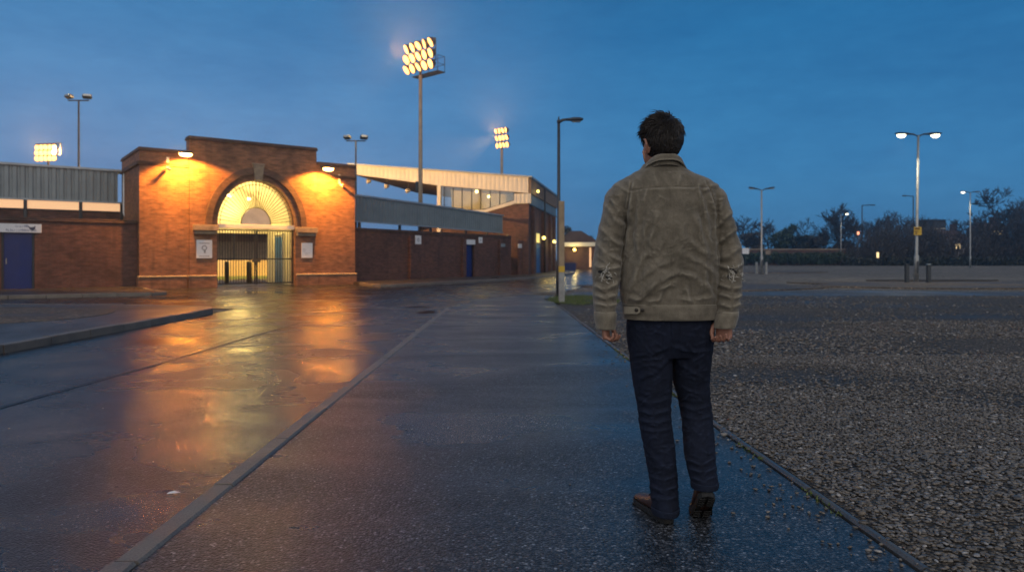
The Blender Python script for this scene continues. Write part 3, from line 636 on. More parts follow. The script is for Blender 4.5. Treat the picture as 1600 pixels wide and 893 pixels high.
# canopy of the terrace along the right wall
O_=in_right(0,.65)
rc=thing('covered_terrace','long bluish grey metal canopy of the terrace above the right brick wall','stand',O_,RA)
XR=RL+.1; zt_=lambda x: 4.16-.20*x/XR-.10*max(0,(x-6)/(XR-6)); zb_=lambda x: 2.97-.10*x/XR-.06*max(0,(x-6)/(XR-6))
b=MB(); corrug(b,.02,XR,zb_,zt_,0,.22,.04); b.build('cladding',M['clad_blue'],rc)
for f,y0,y1,z0,z1 in ((zt_,-.06,.14,0,.09),(zb_,-.03,.09,-.06,-.002)):
    b=MB(); n=10
    for i in range(n):
        xa,xb=XR*i/n,XR*(i+1)/n; za,zb2=f(xa),f(xb)
        b.add([(xa,y0,za+z0),(xb,y0,zb2+z0),(xb,y1,zb2+z0),(xa,y1,za+z0),(xa,y0,za+z1),(xb,y0,zb2+z1),(xb,y1,zb2+z1),(xa,y1,za+z1)],[(0,3,2,1),(4,5,6,7),(0,1,5,4),(2,3,7,6)]+([(0,4,7,3)] if i==0 else [])+([(1,2,6,5)] if i==n-1 else []))
    b.build('flashing',M['flash'],rc)
b=MB(); b.add([(0,.10,4.16),(XR,.10,3.88),(XR,1.8,3.97),(0,1.8,4.30),(0,.10,4.1),(XR,.10,3.82),(XR,1.8,3.91),(0,1.8,4.24)],[(0,1,2,3),(7,6,5,4),(0,4,5,1),(1,5,6,2),(2,6,7,3),(3,7,4,0)]); b.build('roof',M['clad_blue'],rc)
for px in (565,628,676,731,764,783,797,811):
    x=along(px,O_,RA); b=MB(); b.cbox(x-.06,x+.06,.09,.21,.02,zb_(x)-.06,.008); b.build('post',M['steel_dark'],rc)
b=MB()
for i in range(4): b.box(3.2,XR,1.4+i*.7,1.4+(i+1)*.7 if i<3 else 4.4,0,1.1+i*.45)
b.build('terrace_step',M['stone'],rc)
# ================================================================== MAIN STAND
ms=thing('main_stand','large stand with cream sloping roof gable and brick back wall','stand',GO,GA)
top=lambda x: 6.47-.0888*x
def bot(x):
    return float(np.interp(x,[-12.6,-6,-.95,.2],[6.98,6.02,5.52,5.40]))
b=MB(); xs=[-12.6,-6,-.95,.15]
b.prism([(x,top(x)-.04) for x in xs]+[(x,bot(x)+.02) for x in xs[::-1]],.0,15.0); b.build('roof',M['soffit'],ms)
b=MB(); corrug(b,-12.62,.19,lambda x:bot(x),lambda x:top(x),-.04,.3,.012); b.build('gable_cladding',M['clad_cream'],ms)
b=MB(); 
for (xa,xb) in ((-12.7,-6),(-6,.24)):
    b.add([(xa,-.12,top(xa)),(xb,-.12,top(xb)),(xb,15.1,top(xb)),(xa,15.1,top(xa)),(xa,-.12,top(xa)+.1),(xb,-.12,top(xb)+.1),(xb,15.1,top(xb)+.1),(xa,15.1,top(xa)+.1)],[(3,2,1,0),(4,5,6,7),(0,1,5,4),(2,3,7,6),(0,4,7,3),(1,2,6,5)])
b.build('roof_edge',M['flash'],ms)
# cream boards at the corner and the sloped panel under the glass
b=MB(); corrug(b,-.97,.16,lambda x:4.76,lambda x:5.40,-.055,.28,.03); 
b.prism([(-.97,4.95),(-.97,4.72),(-3.0,4.18),(-6.0,4.18),(-6.0,4.36),(-3.0,4.36)],-.055,.0); b.build('corner_boards',M['clad_cream'],ms)
GX=[along(px,GO,GA) for px in (694,708,722,737,751,766,781,803)]
b=MB(); b.cbox(-6.25,-6.0,-.08,.2,0,bot(-6.1),.01); b.build('end_post',M['clad_cream'],ms)
M['glass']=None
t=NT('window_glass'); tr_=t.node('ShaderNodeBsdfTransparent'); tr_.inputs[0].default_value=(.82,.86,.86,1); gl=t.node('ShaderNodeBsdfGlossy'); gl.inputs['Roughness'].default_value=.08; gl.inputs[0].default_value=(.8,.85,.9,1)
mx=t.node('ShaderNodeMixShader'); mx.inputs[0].default_value=.16; t.l(tr_.outputs[0],mx.inputs[1]); t.l(gl.outputs[0],mx.inputs[2]); t.l(mx.outputs[0],t.n['Material Output'].inputs[0]); M['glass']=t.m
xs_=[-6.0]+GX
for xa,xb in zip(xs_,xs_[1:]):
    if xb-xa<.1: continue
    zb1=lambda x: 4.36 if x<-3 else 4.36+(x+3)*(.6/2.03)
    b=MB(); f=.035
    b.prism([(xa,zb1(xa)),(xb,zb1(xb)),(xb,bot(xb)-.002),(xa,bot(xa)-.002)][::1],-.02,.03); 
    fr_=MB()
    for (p,q) in (((xa,zb1(xa)),(xb,zb1(xb))),((xb,zb1(xb)),(xb,bot(xb))),((xb,bot(xb)),(xa,bot(xa))),((xa,bot(xa)),(xa,zb1(xa)))):
        fr_.tube([(p[0],.0,p[1]),(q[0],.0,q[1])],.032,4)
    wn=fr_.build('window',M['steel_dark'],ms)
    b=MB(); b.prism([(xa+.02,zb1(xa)+.02),(xb-.02,zb1(xb)+.02),(xb-.02,bot(xb)-.02),(xa+.02,bot(xa)-.02)],-.004,.004); b.build('pane',M['glass'],wn)
b=MB(); b.box(-6.2,-.2,3.4,3.55,3.9,6.2); b.box(-6.2,-.2,.25,3.4,3.95,4.1); b.build('box_room',M['cream'],ms)
for px,py in ((745,299),(764,307)):
    x,z=measured(px,py,in_stand(0,1.4),GA); b=MB(); b.ball((x,1.4,z),.11,10,7); b.build('room_lamp',M['bulb_cream'],ms,True); lamp('room_light','POINT',in_stand(x,1.2,z-.05),26,CREAMY,size=.12)
b=MB(); b.prism([(-12.4,-.1),(0,-.1),(0,4.75),(-1.0,4.70),(-3.0,4.17),(-6,4.17),(-6.3,3.3),(-12.4,1.4)],0,.3)
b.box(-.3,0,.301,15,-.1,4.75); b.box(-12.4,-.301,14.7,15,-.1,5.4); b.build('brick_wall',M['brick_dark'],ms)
b=MB()
for i in range(9): b.box(-12.2+i*1.0,-.31,.31,14.69,.0+i*.42,.42+i*.42)
b.build('seating_deck',M['stone'],ms)
def rside(px,py):                                                   # a spot on the back wall (local y, z)
    k=(px-800)/F; c,s=math.cos(GA),math.sin(GA); dirx,diry=-s,c
    y=(k*GO.y-GO.x)/(dirx-k*diry); d=GO.y+diry*y; return y, CAMZ+(HY-py)/F*d
b=MB(); n=60
cl=MB(); pr=[(.03+(.03 if (i%2) else 0),i*.25) for i in range(n+1)]
for i in range(n):
    (a0,y0),(a1,y1)=pr[i],pr[i+1]; cl.add([(a0,y0,4.76),(a1,y1,4.76),(a1,y1,6.42),(a0,y0,6.42),(.0,y0,4.76),(.0,y1,4.76),(.0,y1,6.42),(.0,y0,6.42)],[(0,1,2,3),(4,5,1,0),(3,2,6,7)])
cl.build('back_cladding',M['clad_blue'],ms)
b=MB(); b.cbox(.0,.10,-.05,15,4.66,4.757,.01); b.cbox(.07,.2,-.05,15.05,6.35,6.47,.01); b.build('gutter',M['steel_dark'],ms)
for px in (831.5,847.5,857.5,864):
    y,_=rside(px,400); b=MB(); b.cbox(.001,.22,y-.35,y+.35,-.1,4.6,.015); b.build('pilaster',M['brick_dark'],ms)
y,_=rside(845.5,300); b=MB(); b.tube([(.28,y,.0),(.28,y,6.3)],.055,8); b.build('downpipe',M['black'],ms,True)
ya,_=rside(836.5,400); yb,_=rside(842.5,400)
b=MB(); b.cbox(.002,.06,ya,yb,.05,2.15,.006); d_=b.build('door',M['teal'],ms)
b=MB(); b.cbox(.002,.08,ya-.12,ya-.003,0,2.9,.006); b.cbox(.002,.08,yb+.003,yb+.12,0,2.9,.006); b.cbox(.002,.08,ya-.12,yb+.12,2.153,2.25,.006); b.cbox(.002,.08,ya-.12,yb+.12,2.9,3.0,.006); b.build('door_frame',M['steel_dark'],d_)
b=MB(); b.box(.004,.03,ya,yb,2.253,2.897); b.build('lit_transom',emit('door_transom_glow',(1,.8,.25),.8),d_)
for i,(px,py) in enumerate(((839,371),(856.3,377),(866,382.5),(833,298.5))):
    y,z=rside(px,py)
    lb=('round yellow lamp over the teal door of the stand','round yellow lamp on the pilaster right of the teal door','farthest low lamp on the brick back wall of the stand','small lamp high on the blue cladding of the stand')[i]
    t_=thing('wall_lamp',lb,'lamp',in_stand(.22 if i<3 else .07,y,z),GA,'lamps on the stand back wall')
    b=MB(); b.cbox(.0,.1,-.05,.05,-.05,.12,.008); b.tube([(.1,0,.08),(.25,0,.08)],.02,6); b.build('bracket',M['steel_dark'],t_)
    b=MB(); b.ball((.27,0,-.02),.125 if i<3 else .10,12,8); b.build('globe',M['bulb_yellow'],t_,True)
    if i<4: lamp('back_wall_light','POINT',in_stand(.22+.52,y,z-.1),24 if i<3 else 8,(1,.72,.22),size=.08)
# spotlights hung under the roof of the stand
for i,(px,py) in enumerate(((577,283),(605,291),(638,298))):
    y_=1.2; x,z=measured(px,py,in_stand(0,y_),GA); zr=bot(x)+.02
    t_=thing('stand_spotlight',('largest pale spotlight hung at the roof tip of the stand','middle spotlight hung under the roof of the stand','innermost spotlight hung under the roof of the stand')[i],'spotlight',in_stand(x,y_,z),GA,'spotlights under the stand roof')
    b=MB(); b.tube([(0,0,.12),(0,0,max(.2,zr-z))],.025,6); b.build('hanger',M['steel_dark'],t_)
    b=MB(); b.rings([[Vector((q,.17*s*math.cos(2*PI*j/12),.17*s*math.sin(2*PI*j/12))) for j in range(12)] for q,s in ((-.16,1),(-.08,.95),(.06,.7),(.14,.35))]); b.build('housing',M['clad_cream'],t_,True)
# ================================================================== FLOODLIGHTS
def flood_lamp(root, c, aim, r=.30):
    # one round projector: bowl, rim and lit glass
    c=Vector(c); z=Vector(aim).normalized(); x=z.orthogonal().normalized(); y=z.cross(x)
    def ring(q,h,n=12): return [c+z*h+x*(q*math.cos(2*PI*j/n))+y*(q*math.sin(2*PI*j/n)) for j in range(n)]
    b=MB(); b.rings([ring(.25*r,-1.15*r),ring(.62*r,-.9*r),ring(.9*r,-.35*r),ring(1.04*r,0),ring(1.0*r,.02*r)]); h=b.build('floodlight_head',M['steel_dark'],root,True)
    b=MB(); b.rings([ring(.92*r,.024*r),ring(.7*r,.09*r),ring(.3*r,.12*r)]); b.build('lens',M['bulb_flood'],h,True)
def flood_mast(label, base, ztop, rz, rows, cols, sx, sz, aim, r, pole_r, cage=True, skew=0.0):
    t=thing('floodlight_mast',label,'floodlight',base,rz,'floodlight masts round the pitch'); zb=ztop-sz*(rows-1)-.45
    b=MB(); b.tube([(0,0,-.2),(0,0,zb)],[pole_r*1.1,pole_r*.75],12); b.tube([(0,0,zb-.02),(0,0,ztop+.2)],pole_r*.6,8); b.lathe([(pole_r*1.9,0),(pole_r*1.9,.04),(pole_r*1.4,.05)],12); b.build('pole',M['mast'],t,True)
    b=MB(); hw=sx*(cols-1)/2+.25
    for k in range(rows):
        z=ztop-k*sz; b.cbox(-hw,hw,-.035,.035,z+.18,z+.25,.006)
    for x in (-hw,hw,-hw/2,hw/2): b.tube([(x,.0,ztop-(rows-1)*sz+.2),(x,0,ztop+.22)],.028,6)
    if cage:
        z0=ztop-(rows-1)*sz-.42
        b.cbox(-hw*.6,hw*1.1,.02,.6,z0,z0+.05,.006)
        for x,y in ((-hw*.6,.58),(0,.58),(hw*1.08,.58),(hw*1.08,.05)): b.tube([(x,y,z0),(x,y,z0+.9)],.018,6)
        for z in (z0+.45,z0+.9): b.tube([(-hw*.6,.58,z),(hw*1.08,.58,z),(hw*1.08,.05,z)],.016,6)
    b.build('lamp_frame',M['steel_dark'],t)
    rnd=random.Random(3)
    for k in range(rows):
        for i in range(cols):
            x=-sx*(cols-1)/2+i*sx+skew*k; z=ztop-k*sz
            flood_lamp(t,(x,-.18,z),(aim[0]+rnd.uniform(-.22,.22),aim[1],aim[2]+rnd.uniform(-.2,.2)),r)
    b=MB(); b.cbox(-pole_r*1.3-.18,-pole_r*1.0,-.12,.12,4.9,5.5,.02) if cage else None
    if cage: b.build('junction_box',M['steel_dark'],t)
    return t
pb=ray_point(657,402,40.0); pb.z=0
flood_mast('tallest floodlight mast, caged, with three rows of orange lamps, behind the right brick wall',pb,13.15,R(-42),3,5,.52,.60,(-.35,-.95,-.55),.29,.13,True)
lamp('flood_beam','SPOT',(pb.x-1.0,pb.y-.3,12.4),26000,WARM,(pb.x-24,pb.y-8,0),.4,62,.8)
lamp('flood_pitch','SPOT',(pb.x-1.0,pb.y-.3,12.2),30000,(1,.60,.20),in_front(6,12,0),.4,40,.6)
lamp('added_flood_halo','SPOT',(pb.x-.75,pb.y-.8,12.3),3600,(1,.5,.16),(0,0,12.3-40.5*math.tan(R(8.4))),.5,19,1.0)  # extra spot at the lamp bank, added only for a halo in the haze
lamp('flood_spill','SPOT',(pb.x-.75,pb.y-.8,12.3),45,(1,.40,.25),(-2,6,0),.5,60,1.0)
pb=ray_point(784,402,82.0); pb.z=0
flood_mast('distant floodlight mast over the roof of the main stand, three bright rows',pb,ray_point(784,212,82).z+.55,R(-40),3,4,.50,.85,(-.35,-.95,-.3),.34,.20,False,.10)
lamp('flood_beam','SPOT',(pb.x-1.0,pb.y-.6,15),60000,WARM,(pb.x-27,pb.y-16,0),.4,62,.8)
lamp('added_flood_halo','SPOT',(pb.x-.8,pb.y-.9,15.2),5200,(1,.5,.16),(0,0,15.2-81*math.tan(R(4.2))),.5,13,1.0)  # added spot for the halo, aimed high to keep off the ground
pb=ray_point(75.5,402,38.0); pb.z=0
flood_mast('short floodlight mast glowing over the grey terrace on the far left',pb,ray_point(75,231,38).z,R(-12),3,5,.27,.30,(.15,-.98,-.12),.155,.085,False)
lamp('flood_beam','SPOT',(pb.x+.4,pb.y-.5,6.9),60000,(1,.50,.13),(GO.x-9,GO.y+1,6.3),.3,42,.9)
lamp('added_flood_halo','SPOT',(pb.x+.05,pb.y-.6,6.8),1700,(1,.5,.16),(0,0,6.8-45*math.tan(R(2.2))),.4,18,1.0)  # added narrow spot, makes the glow in the air round these lamps
# slim poles with two small spotlights
def twin_pole(label, base, ztop):
    t=thing('twin_spotlight_pole',label,'spotlight pole',base,0,'twin spotlight poles')
    b=MB(); b.tube([(0,0,-.1),(0,0,ztop)],[.075,.045],8); b.build('pole',M['steel_dark'],t,True)
    b=MB(); b.cbox(-.54,.54,-.035,.035,ztop,ztop+.06,.008); b.build('crossbar',M['steel_dark'],t)
    for s in (-1,1):
        mt=Matrix.Translation((s*.46,-.05,ztop+.22))@Matrix.Rotation(s*R(22),4,'Z')@Matrix.Rotation(R(-24),4,'X')
        b=MB(); b.cbox(-.21,.21,-.13,.13,-.09,.09,.035,0,mt); h=b.build('spotlight_head',M['steel_dark'],t)
        b=MB(); b.cbox(-.17,.17,-.145,-.132,-.06,.06,.005,0,mt); b.build('lens',M['flash'],h)
    return t
p=ray_point(123,402,36); p.z=0; twin_pole('slim unlit twin spotlight pole above the left grey terrace',p,ray_point(123,158,36).z)
p=ray_point(556,402,39); p.z=0; twin_pole('slim unlit twin spotlight pole just right of the gatehouse',p,ray_point(556,221,39).z)
# ================================================================== LAMP POSTS
def head_box(mb, x0, x1, z, w=.15, up=.05):
    s=1 if x1>x0 else -1; L=abs(x1-x0); n=10
    rr=[]
    for u,wd,h in ((0,.05,.05),(.25,.075,.06),(.4,w,.085),(.8,w,.08),(1,w*.55,.04)):
        x=x0+s*u*L; rr.append([Vector((x,wd*math.cos(2*PI*j/n),z+up*u+h*math.sin(2*PI*j/n)*.8)) for j in range(n)])
    mb.rings(rr)
# unlit street lamp beside the footway
p=ground_point(873,461.3); p.z=-.03
sl=thing('street_lamp','tall dark grey unlit street lamp with one short arm beside the footway','street lamp',p)
b=MB(); b.tube([(0,0,-.1),(0,0,1.05),(0,0,1.12),(0,0,5.42)],[.082,.082,.058,.045],14); b.build('pole',M['steel_dark'],sl,True)
b=MB(); b.tube([(-.02,0,5.42),(.14,.0,5.50),(.26,0,5.51)],[.05,.045,.04],8); b.lathe([(.055,5.40),(.06,5.47),(.03,5.52)],10); b.tube([(.0,0,5.5),(.0,0,5.6)],.022,8); b.build('arm',M['steel_dark'],sl,True)
b=MB(); head_box(b,.22,.76,5.51,.13,.01); h=b.build('lamp_head',M['steel_dark'],sl,True)
b=MB(); b.cbox(.42,.68,-.08,.08,5.435,5.448,.004); b.build('lens',M['flash'],h)
b=MB(); b.cbox(-.05,.05,-.088,-.07,.45,.95,.006); b.build('access_door',M['black'],sl)
# timber post with a yellow band
p=ground_point(877.5,472.5); p.z=0
tp=thing('timber_post','stout pale timber post with a yellow band in the grass beside the street lamp','post',p)
b=MB(); b.cbox(-.072,.072,-.072,.072,-.2,2.66,.014); b.build('shaft',M['timber'],tp)
b=MB(); b.cbox(-.078,.078,-.078,.078,.80,.955,.005); b.build('band',M['yellow'],tp)
b=MB(); b.cbox(-.0765,.0765,-.0765,.0765,-.1,.797,.008); b.build('sleeve',M['steel'],tp)
# double headed lamps of the parking ground
def lot_lamp(label, base, H, left, right, span, tilt=.0, rz=0, lean=0, sign=False, energy=120):
    t=thing('parking_lamp',label,'lamp post',base,rz,'lamp posts of the parking ground')
    b=MB(); b.tube([(0,0,-.1),(0,0,1.25),(0,0,1.35),(lean,0,H)],[.115,.11,.072,.05],12); b.build('pole',M['steel'],t,True)
    b=MB(); b.cbox(-.05,.05,-.125,-.10,.4,1.0,.006); b.build('access_door',M['steel_dark'],t)
    for s,on in ((-1,left),(1,right)):
        if on is None: continue
        b=MB(); b.tube([(lean,0,H-.04),(lean+s*.28,0,H+.06)],.035,8); head_box(b,lean+s*.24,lean+s*span,H+.06,.17,tilt); h=b.build('lamp_head',M['steel_dark'],t,True)
        xa=lean+s*(.24+(span-.24)*.42); xb=lean+s*(.24+(span-.24)*.93); x0,x1=min(xa,xb),max(xa,xb); zz=H+.06+tilt*.65-.078
        b=MB()
        if on:
            n=12; cx=(x0+x1)/2; b.rings([[Vector((cx+(x1-x0)/2*q*math.cos(2*PI*j/n),.13*q*math.sin(2*PI*j/n),zz-dz)) for j in range(n)] for q,dz in ((1,-.03),(.98,.03),(.7,.10),(.3,.13))]); b.build('lens',M['bulb_cool'],h,True)
            lamp('parking_light','SPOT',Vector(base)+rot2(Vector((cx,0,zz-.18)),rz),energy,COOLW,Vector(base)+rot2(Vector((cx+s*2.5,-.6,0)),rz),.12,128,.6)
        else:
            b.cbox(x0,x1,-.10,.10,zz-.01,zz+.02,.006); b.build('lens',M['flash'],h)
    if sign:
        b=MB(); z=CAMZ+(HY-361)/F*base.y; b.cbox(-.19,.19,-.12,-.095,z-.2,z+.2,.006); s_=b.build('notice_plate',M['yellow'],t)
        k=MB(); k.box(-.15,.10,-.1225,-.1202,z+.08,z+.16); k.box(-.17,.02,-.1225,-.1202,z-.03,z+.01); k.box(-.12,-.04,-.1225,-.1202,z-.15,z-.07); k.build('lettering',plain('brown_print',(.12,.05,.02),.6,0,.1,5,0),s_)
    return t
p=ground_point(1432,439.5); p.z=0; D1=p.y
lot_lamp('tall double headed parking lamp, both heads lit, with a small yellow notice on its pole',p,ray_point(1435,211.5,D1).z,True,True,1.12,.04,0,.09,True,260)
pb_=p.copy()
p=ground_point(1190,427.3); p.z=0; lot_lamp('unlit double headed parking lamp between two short bollards near the hedge',p,ray_point(1190,296.5,p.y).z,False,False,.95,.12); pu_=p.copy()
p=ground_point(1516,417.5); p.z=0; lot_lamp('distant parking lamp at the right with only its left head lit',p,ray_point(1516,300.5,p.y).z,True,False,1.15,.04,0,0,False,260)
p=ground_point(1314,414.0); p.z=0; lot_lamp('farther parking lamp before the hedge with one bright round head on the right',p,ray_point(1314,334,p.y).z,None,True,1.2,.02,0,0,False,220)
# distant unlit road lamps over the scrub
for lb,px,ptop,pend,D in (('distant thin unlit road lamp with its arm to the right above the scrub',1347,321,20,135),('distant thin unlit road lamp with its arm to the left behind the tall parking lamp',1427,306.5,-17,135)):
    q=ray_point(px,402,D); q.z=0; H=ray_point(px,ptop,D).z; L=pend/F*D
    t=thing('road_lamp',lb,'street lamp',q,0,'distant road lamps'); b=MB(); b.tube([(0,0,0),(0,0,H)],[.16,.10],8); b.build('pole',M['steel_dark'],t,True)
    b=MB(); b.tube([(0,0,H),(L*.65,0,H+.1)],.08,6); b.build('arm',M['steel_dark'],t,True)
    b=MB(); b.cbox(min(L*.65,L),max(L*.65,L),-.2,.2,H-.02,H+.2,.05); b.build('lamp_head',M['steel_dark'],t)
# bollards
bp=None
for px,py,base,lb in ((1417,441,None,'dark square bollard just left of the tall lit parking lamp'),(1451,441,None,'dark bollard with a pale cap just right of the tall lit parking lamp'),(1182,427,None,'short grey bollard left of the unlit parking lamp'),(1197,427,None,'short grey bollard right of the unlit parking lamp')):
    q=ground_point(px,py); q.z=0; H=.83 if px>1300 else .78
    t=thing('bollard',lb,'bollard',q,0,'bollards at the parking lamps')
    b=MB(); b.cbox(-.085,.085,-.085,.085,-.1,H,.02); b.build('shaft',M['steel_dark'] if px in(1417,) else M['steel'] if px<1300 else M['steel_dark'],t)
    b=MB(); b.cbox(-.09,.09,-.09,.09,H+.002,H+.05,.02); b.build('cap',M['flash'] if px!=1417 else M['steel_dark'],t)
# ================================================================== LOW HOUSE DOWN THE ROAD
Dh=72; hx=ray_point(877,402,Dh).x
lhs=thing('brick_house','low brick building with hipped brown roof and white fascia at the end of the road','house',(hx,Dh,0),R(-4))
w_=3.6; b=MB(); b.prism([(0,-.1),(w_,-.1),(w_,2.3),(0,2.3)],0,6); b.build('wall',M['brick_dark'],lhs)
b=MB(); b.add([(-.4,-.4,2.62),(w_+.4,-.4,2.62),(w_+.4,6.4,2.62),(-.4,6.4,2.62),(.9,1.6,3.95),(w_-1.5,1.6,3.95),(w_-1.5,4.4,3.95),(.9,4.4,3.95)],[(0,1,5,4),(1,2,6,5),(2,3,7,6),(3,0,4,7),(4,5,6,7),(3,2,1,0)]); b.build('roof',M['roof_tile'],lhs)
b=MB(); b.cbox(-.45,w_+.45,-.48,-.402,2.32,2.72,.01); b.cbox(w_+.402,w_+.47,-.4,6.4,2.32,2.72,.01); b.cbox(-.4,w_+.4,-.4,6.4,2.31,2.36,.01); b.build('fascia',M['offwhite'],lhs)
b=MB(); b.cbox(w_-.75,w_-.55,-.05,-.002,.2,2.2,.01); b.build('window',M['lit_peach'],lhs)
p=ray_point(897.6,390,71.2)
pl_=thing('porch_lamp','bright yellow round lamp under the white fascia of the low brick building','lamp',p)
b=MB(); b.ball((0,0,0),.16,12,8); b.build('globe',M['bulb_yellow'],pl_,True)
b=MB(); b.cbox(-.05,.05,.12,.35,-.03,.08,.01); b.build('bracket',M['steel_dark'],pl_)
lamp('porch_light','POINT',(p.x,p.y-.5,p.z-.1),70,(1,.72,.25),size=.1)
p=ray_point(917,402,88); p.z=0; H=ray_point(917,372,88).z
t=thing('road_lamp','lone yellow lamp on a thin pole behind the roof of the low brick building','street lamp',p)
b=MB(); b.tube([(0,0,0),(0,0,H)],.07,8); b.build('pole',M['steel_dark'],t,True); b=MB(); b.ball((0,0,H+.1),.17,10,7); b.build('globe',M['bulb_yellow'],t,True)
p=ground_point(890,423.0); p.z=-.03
t=thing('grit_bin','low dark blue bin on the ground before the low brick building','bin',p)
b=MB(); b.rings([[Vector((sx*(.52+.04*k),sy*(.35+.03*k),z)) for sx,sy in((-1,-1),(1,-1),(1,1),(-1,1))] for k,z in ((0,0),(1,.62))]); b.build('bin_body',M['navy'],t)
b=MB(); b.cbox(-.6,.6,-.42,.42,.622,.70,.02); b.cbox(-.5,.5,-.3,.3,.702,.76,.02); b.build('lid',M['navy'],t)
# red-orange side lamp on the end of the stand
y,z=rside(880,325); p=ray_point(882,325,62)
# paper scrap and small litter
q=ground_point(271,762); b=MB(); b.add([(-.03,-.008,0),(.025,-.009,.005),(.032,.008,.002),(.0,.012,.008),(-.025,.007,.003),(-.03,-.008,-.003),(.025,-.009,.003),(.032,.008,-.001),(.0,.012,.006),(-.025,.007,0)],[(0,1,2,3,4),(9,8,7,6,5),(0,5,6,1),(1,6,7,2),(2,7,8,3),(3,8,9,4),(4,9,5,0)])
o=b.build('paper_scrap',M['white']); o.location=(q.x,q.y,-.024); tag(o,'scrap of white paper lying on the wet road','litter')
# small white signs at the far fence
for px,py,w,h,lb in ((1165,392,1.0,.85,'white square sign on the far bank left of the unlit lamp'),(1200,394.5,.75,.6,'smaller grey sign on the far bank right of the unlit lamp')):
    q=ray_point(px,py,104); t=thing('bank_sign',lb,'sign',(q.x,q.y,0))
    b=MB(); b.cbox(-w/2,w/2,-.03,.03,q.z-h/2,q.z+h/2,.01); b.build('panel',M['white'] if px<1180 else M['stone'],t)
    b=MB(); b.tube([(0,.06,-.1),(0,.06,q.z+h/2)],.04,6); b.build('post',M['steel_dark'],t)
# ================================================================== FAR TREES, HEDGE, FENCE, HOUSES
def bare_tree(name,label,base,H,spread,seed,levels=5,m='bark',group=None,twigs=True,lean=0):
    rnd=random.Random(seed); t=thing(name,label,'tree',base,0,group); tk=MB(); cr=MB()
    r0=H*.022
    def grow(p,d,L,r,lv,mb):
        n=2 if lv>2 else 3; pts=[p]; rad=[r]; q=p.copy(); dd=d.copy()
        for i in range(n):
            dd=(dd+Vector((rnd.gauss(0,.13),rnd.gauss(0,.13),rnd.gauss(.04,.08)))).normalized(); q=q+dd*(L/n); pts.append(q.copy()); rad.append(r*(1-.45*(i+1)/n))
        mb.tube(pts,rad,5 if lv<2 else 3,False)
        if lv>=levels:
            return
        k=rnd.choice((2,3,3)) if lv>0 else rnd.choice((4,5))
        for i in range(k):
            u=rnd.uniform(.45,1) if i else 1; b=pts[-1] if u>.9 else pts[0].lerp(pts[-1],u)
            a=Vector((rnd.gauss(0,1),rnd.gauss(0,1),rnd.gauss(.15,.45))).normalized()
            nd=(dd*(1.0 if i==0 else .62)+a*spread).normalized(); 
            if nd.z<-.1: nd.z*=-.4; nd.normalize()
            grow(b.copy(),nd,L*rnd.uniform(.60,.84),max(r*.55,.034),lv+1,cr)
    grow(Vector((0,0,-.2)),Vector((lean,0,1)).normalized(),H*.27,r0,0,tk)
    k_=H/max(v[2] for v in cr.v); tk.v=[(a*k_,b*k_,c*k_) for a,b,c in tk.v]; cr.v=[(a*k_,b*k_,c*k_) for a,b,c in cr.v]
    tk.build('trunk',M[m],t,fix=False); cr.build('crown',M[m],t,fix=False); return t
def leaf_cloud(mb, blobs, n, size, rnd, squash=1):
    for i in range(n):
        c,r=rnd.choice(blobs); v=Vector((rnd.gauss(0,1),rnd.gauss(0,1),rnd.gauss(0,1))).normalized()*(rnd.random()**.45)
        p=Vector((c[0]+v.x*r[0],c[1]+v.y*r[1],c[2]+v.z*r[2]))
        if p.z<.05: continue
        a=Vector((rnd.gauss(0,1),rnd.gauss(0,1),rnd.gauss(0,1))).normalized(); b=a.orthogonal().normalized(); s=size*rnd.uniform(.6,1.5); c2=a.cross(b)
        mb.add([p-b*s,p+c2*s*.5,p+b*s,p-c2*s*.5],[(0,1,2,3)])
def leafy_tree(name,label,base,H,W,seed,m,n=2600,size=.22,group=None,dome=False):
    rnd=random.Random(seed); t=thing(name,label,'tree',base,0,group)
    b=MB(); b.tube([(0,0,-.2),(rnd.uniform(-.1,.1),0,H*.35),(rnd.uniform(-.3,.3),0,H*.75)],[H*.03,H*.022,H*.008],6)
    for k in range(7):
        a=rnd.uniform(0,6.28); z=H*rnd.uniform(.2,.6); b.tube([(0,0,z),(math.cos(a)*W*.22,math.sin(a)*W*.22,z+H*.12),(math.cos(a)*W*.4,math.sin(a)*W*.4,z+H*.28)],[H*.012,H*.008,H*.003],4)
    b.build('trunk',M['bark'],t,fix=False)
    bl=[]
    for k in range(14):
        a=rnd.uniform(0,6.28); z=rnd.uniform(.12,.9); w=W*.36*(1-.55*max(0,z-.35)) ; bl.append(((math.cos(a)*w*rnd.random(),math.sin(a)*w*rnd.random(),H*z*.92),(W*rnd.uniform(.10,.22),W*rnd.uniform(.10,.22),H*rnd.uniform(.07,.15))))
    b=MB(); leaf_cloud(b,bl,n,size,rnd); b.build('crown',M[m],t,fix=False); return t
D0=118
def at(px,D=D0): q=ray_point(px,402,D); q.z=0; return q
def hgt(py,D=D0): return CAMZ+(HY-py)/F*D
G1='bare winter trees beyond the parking ground'
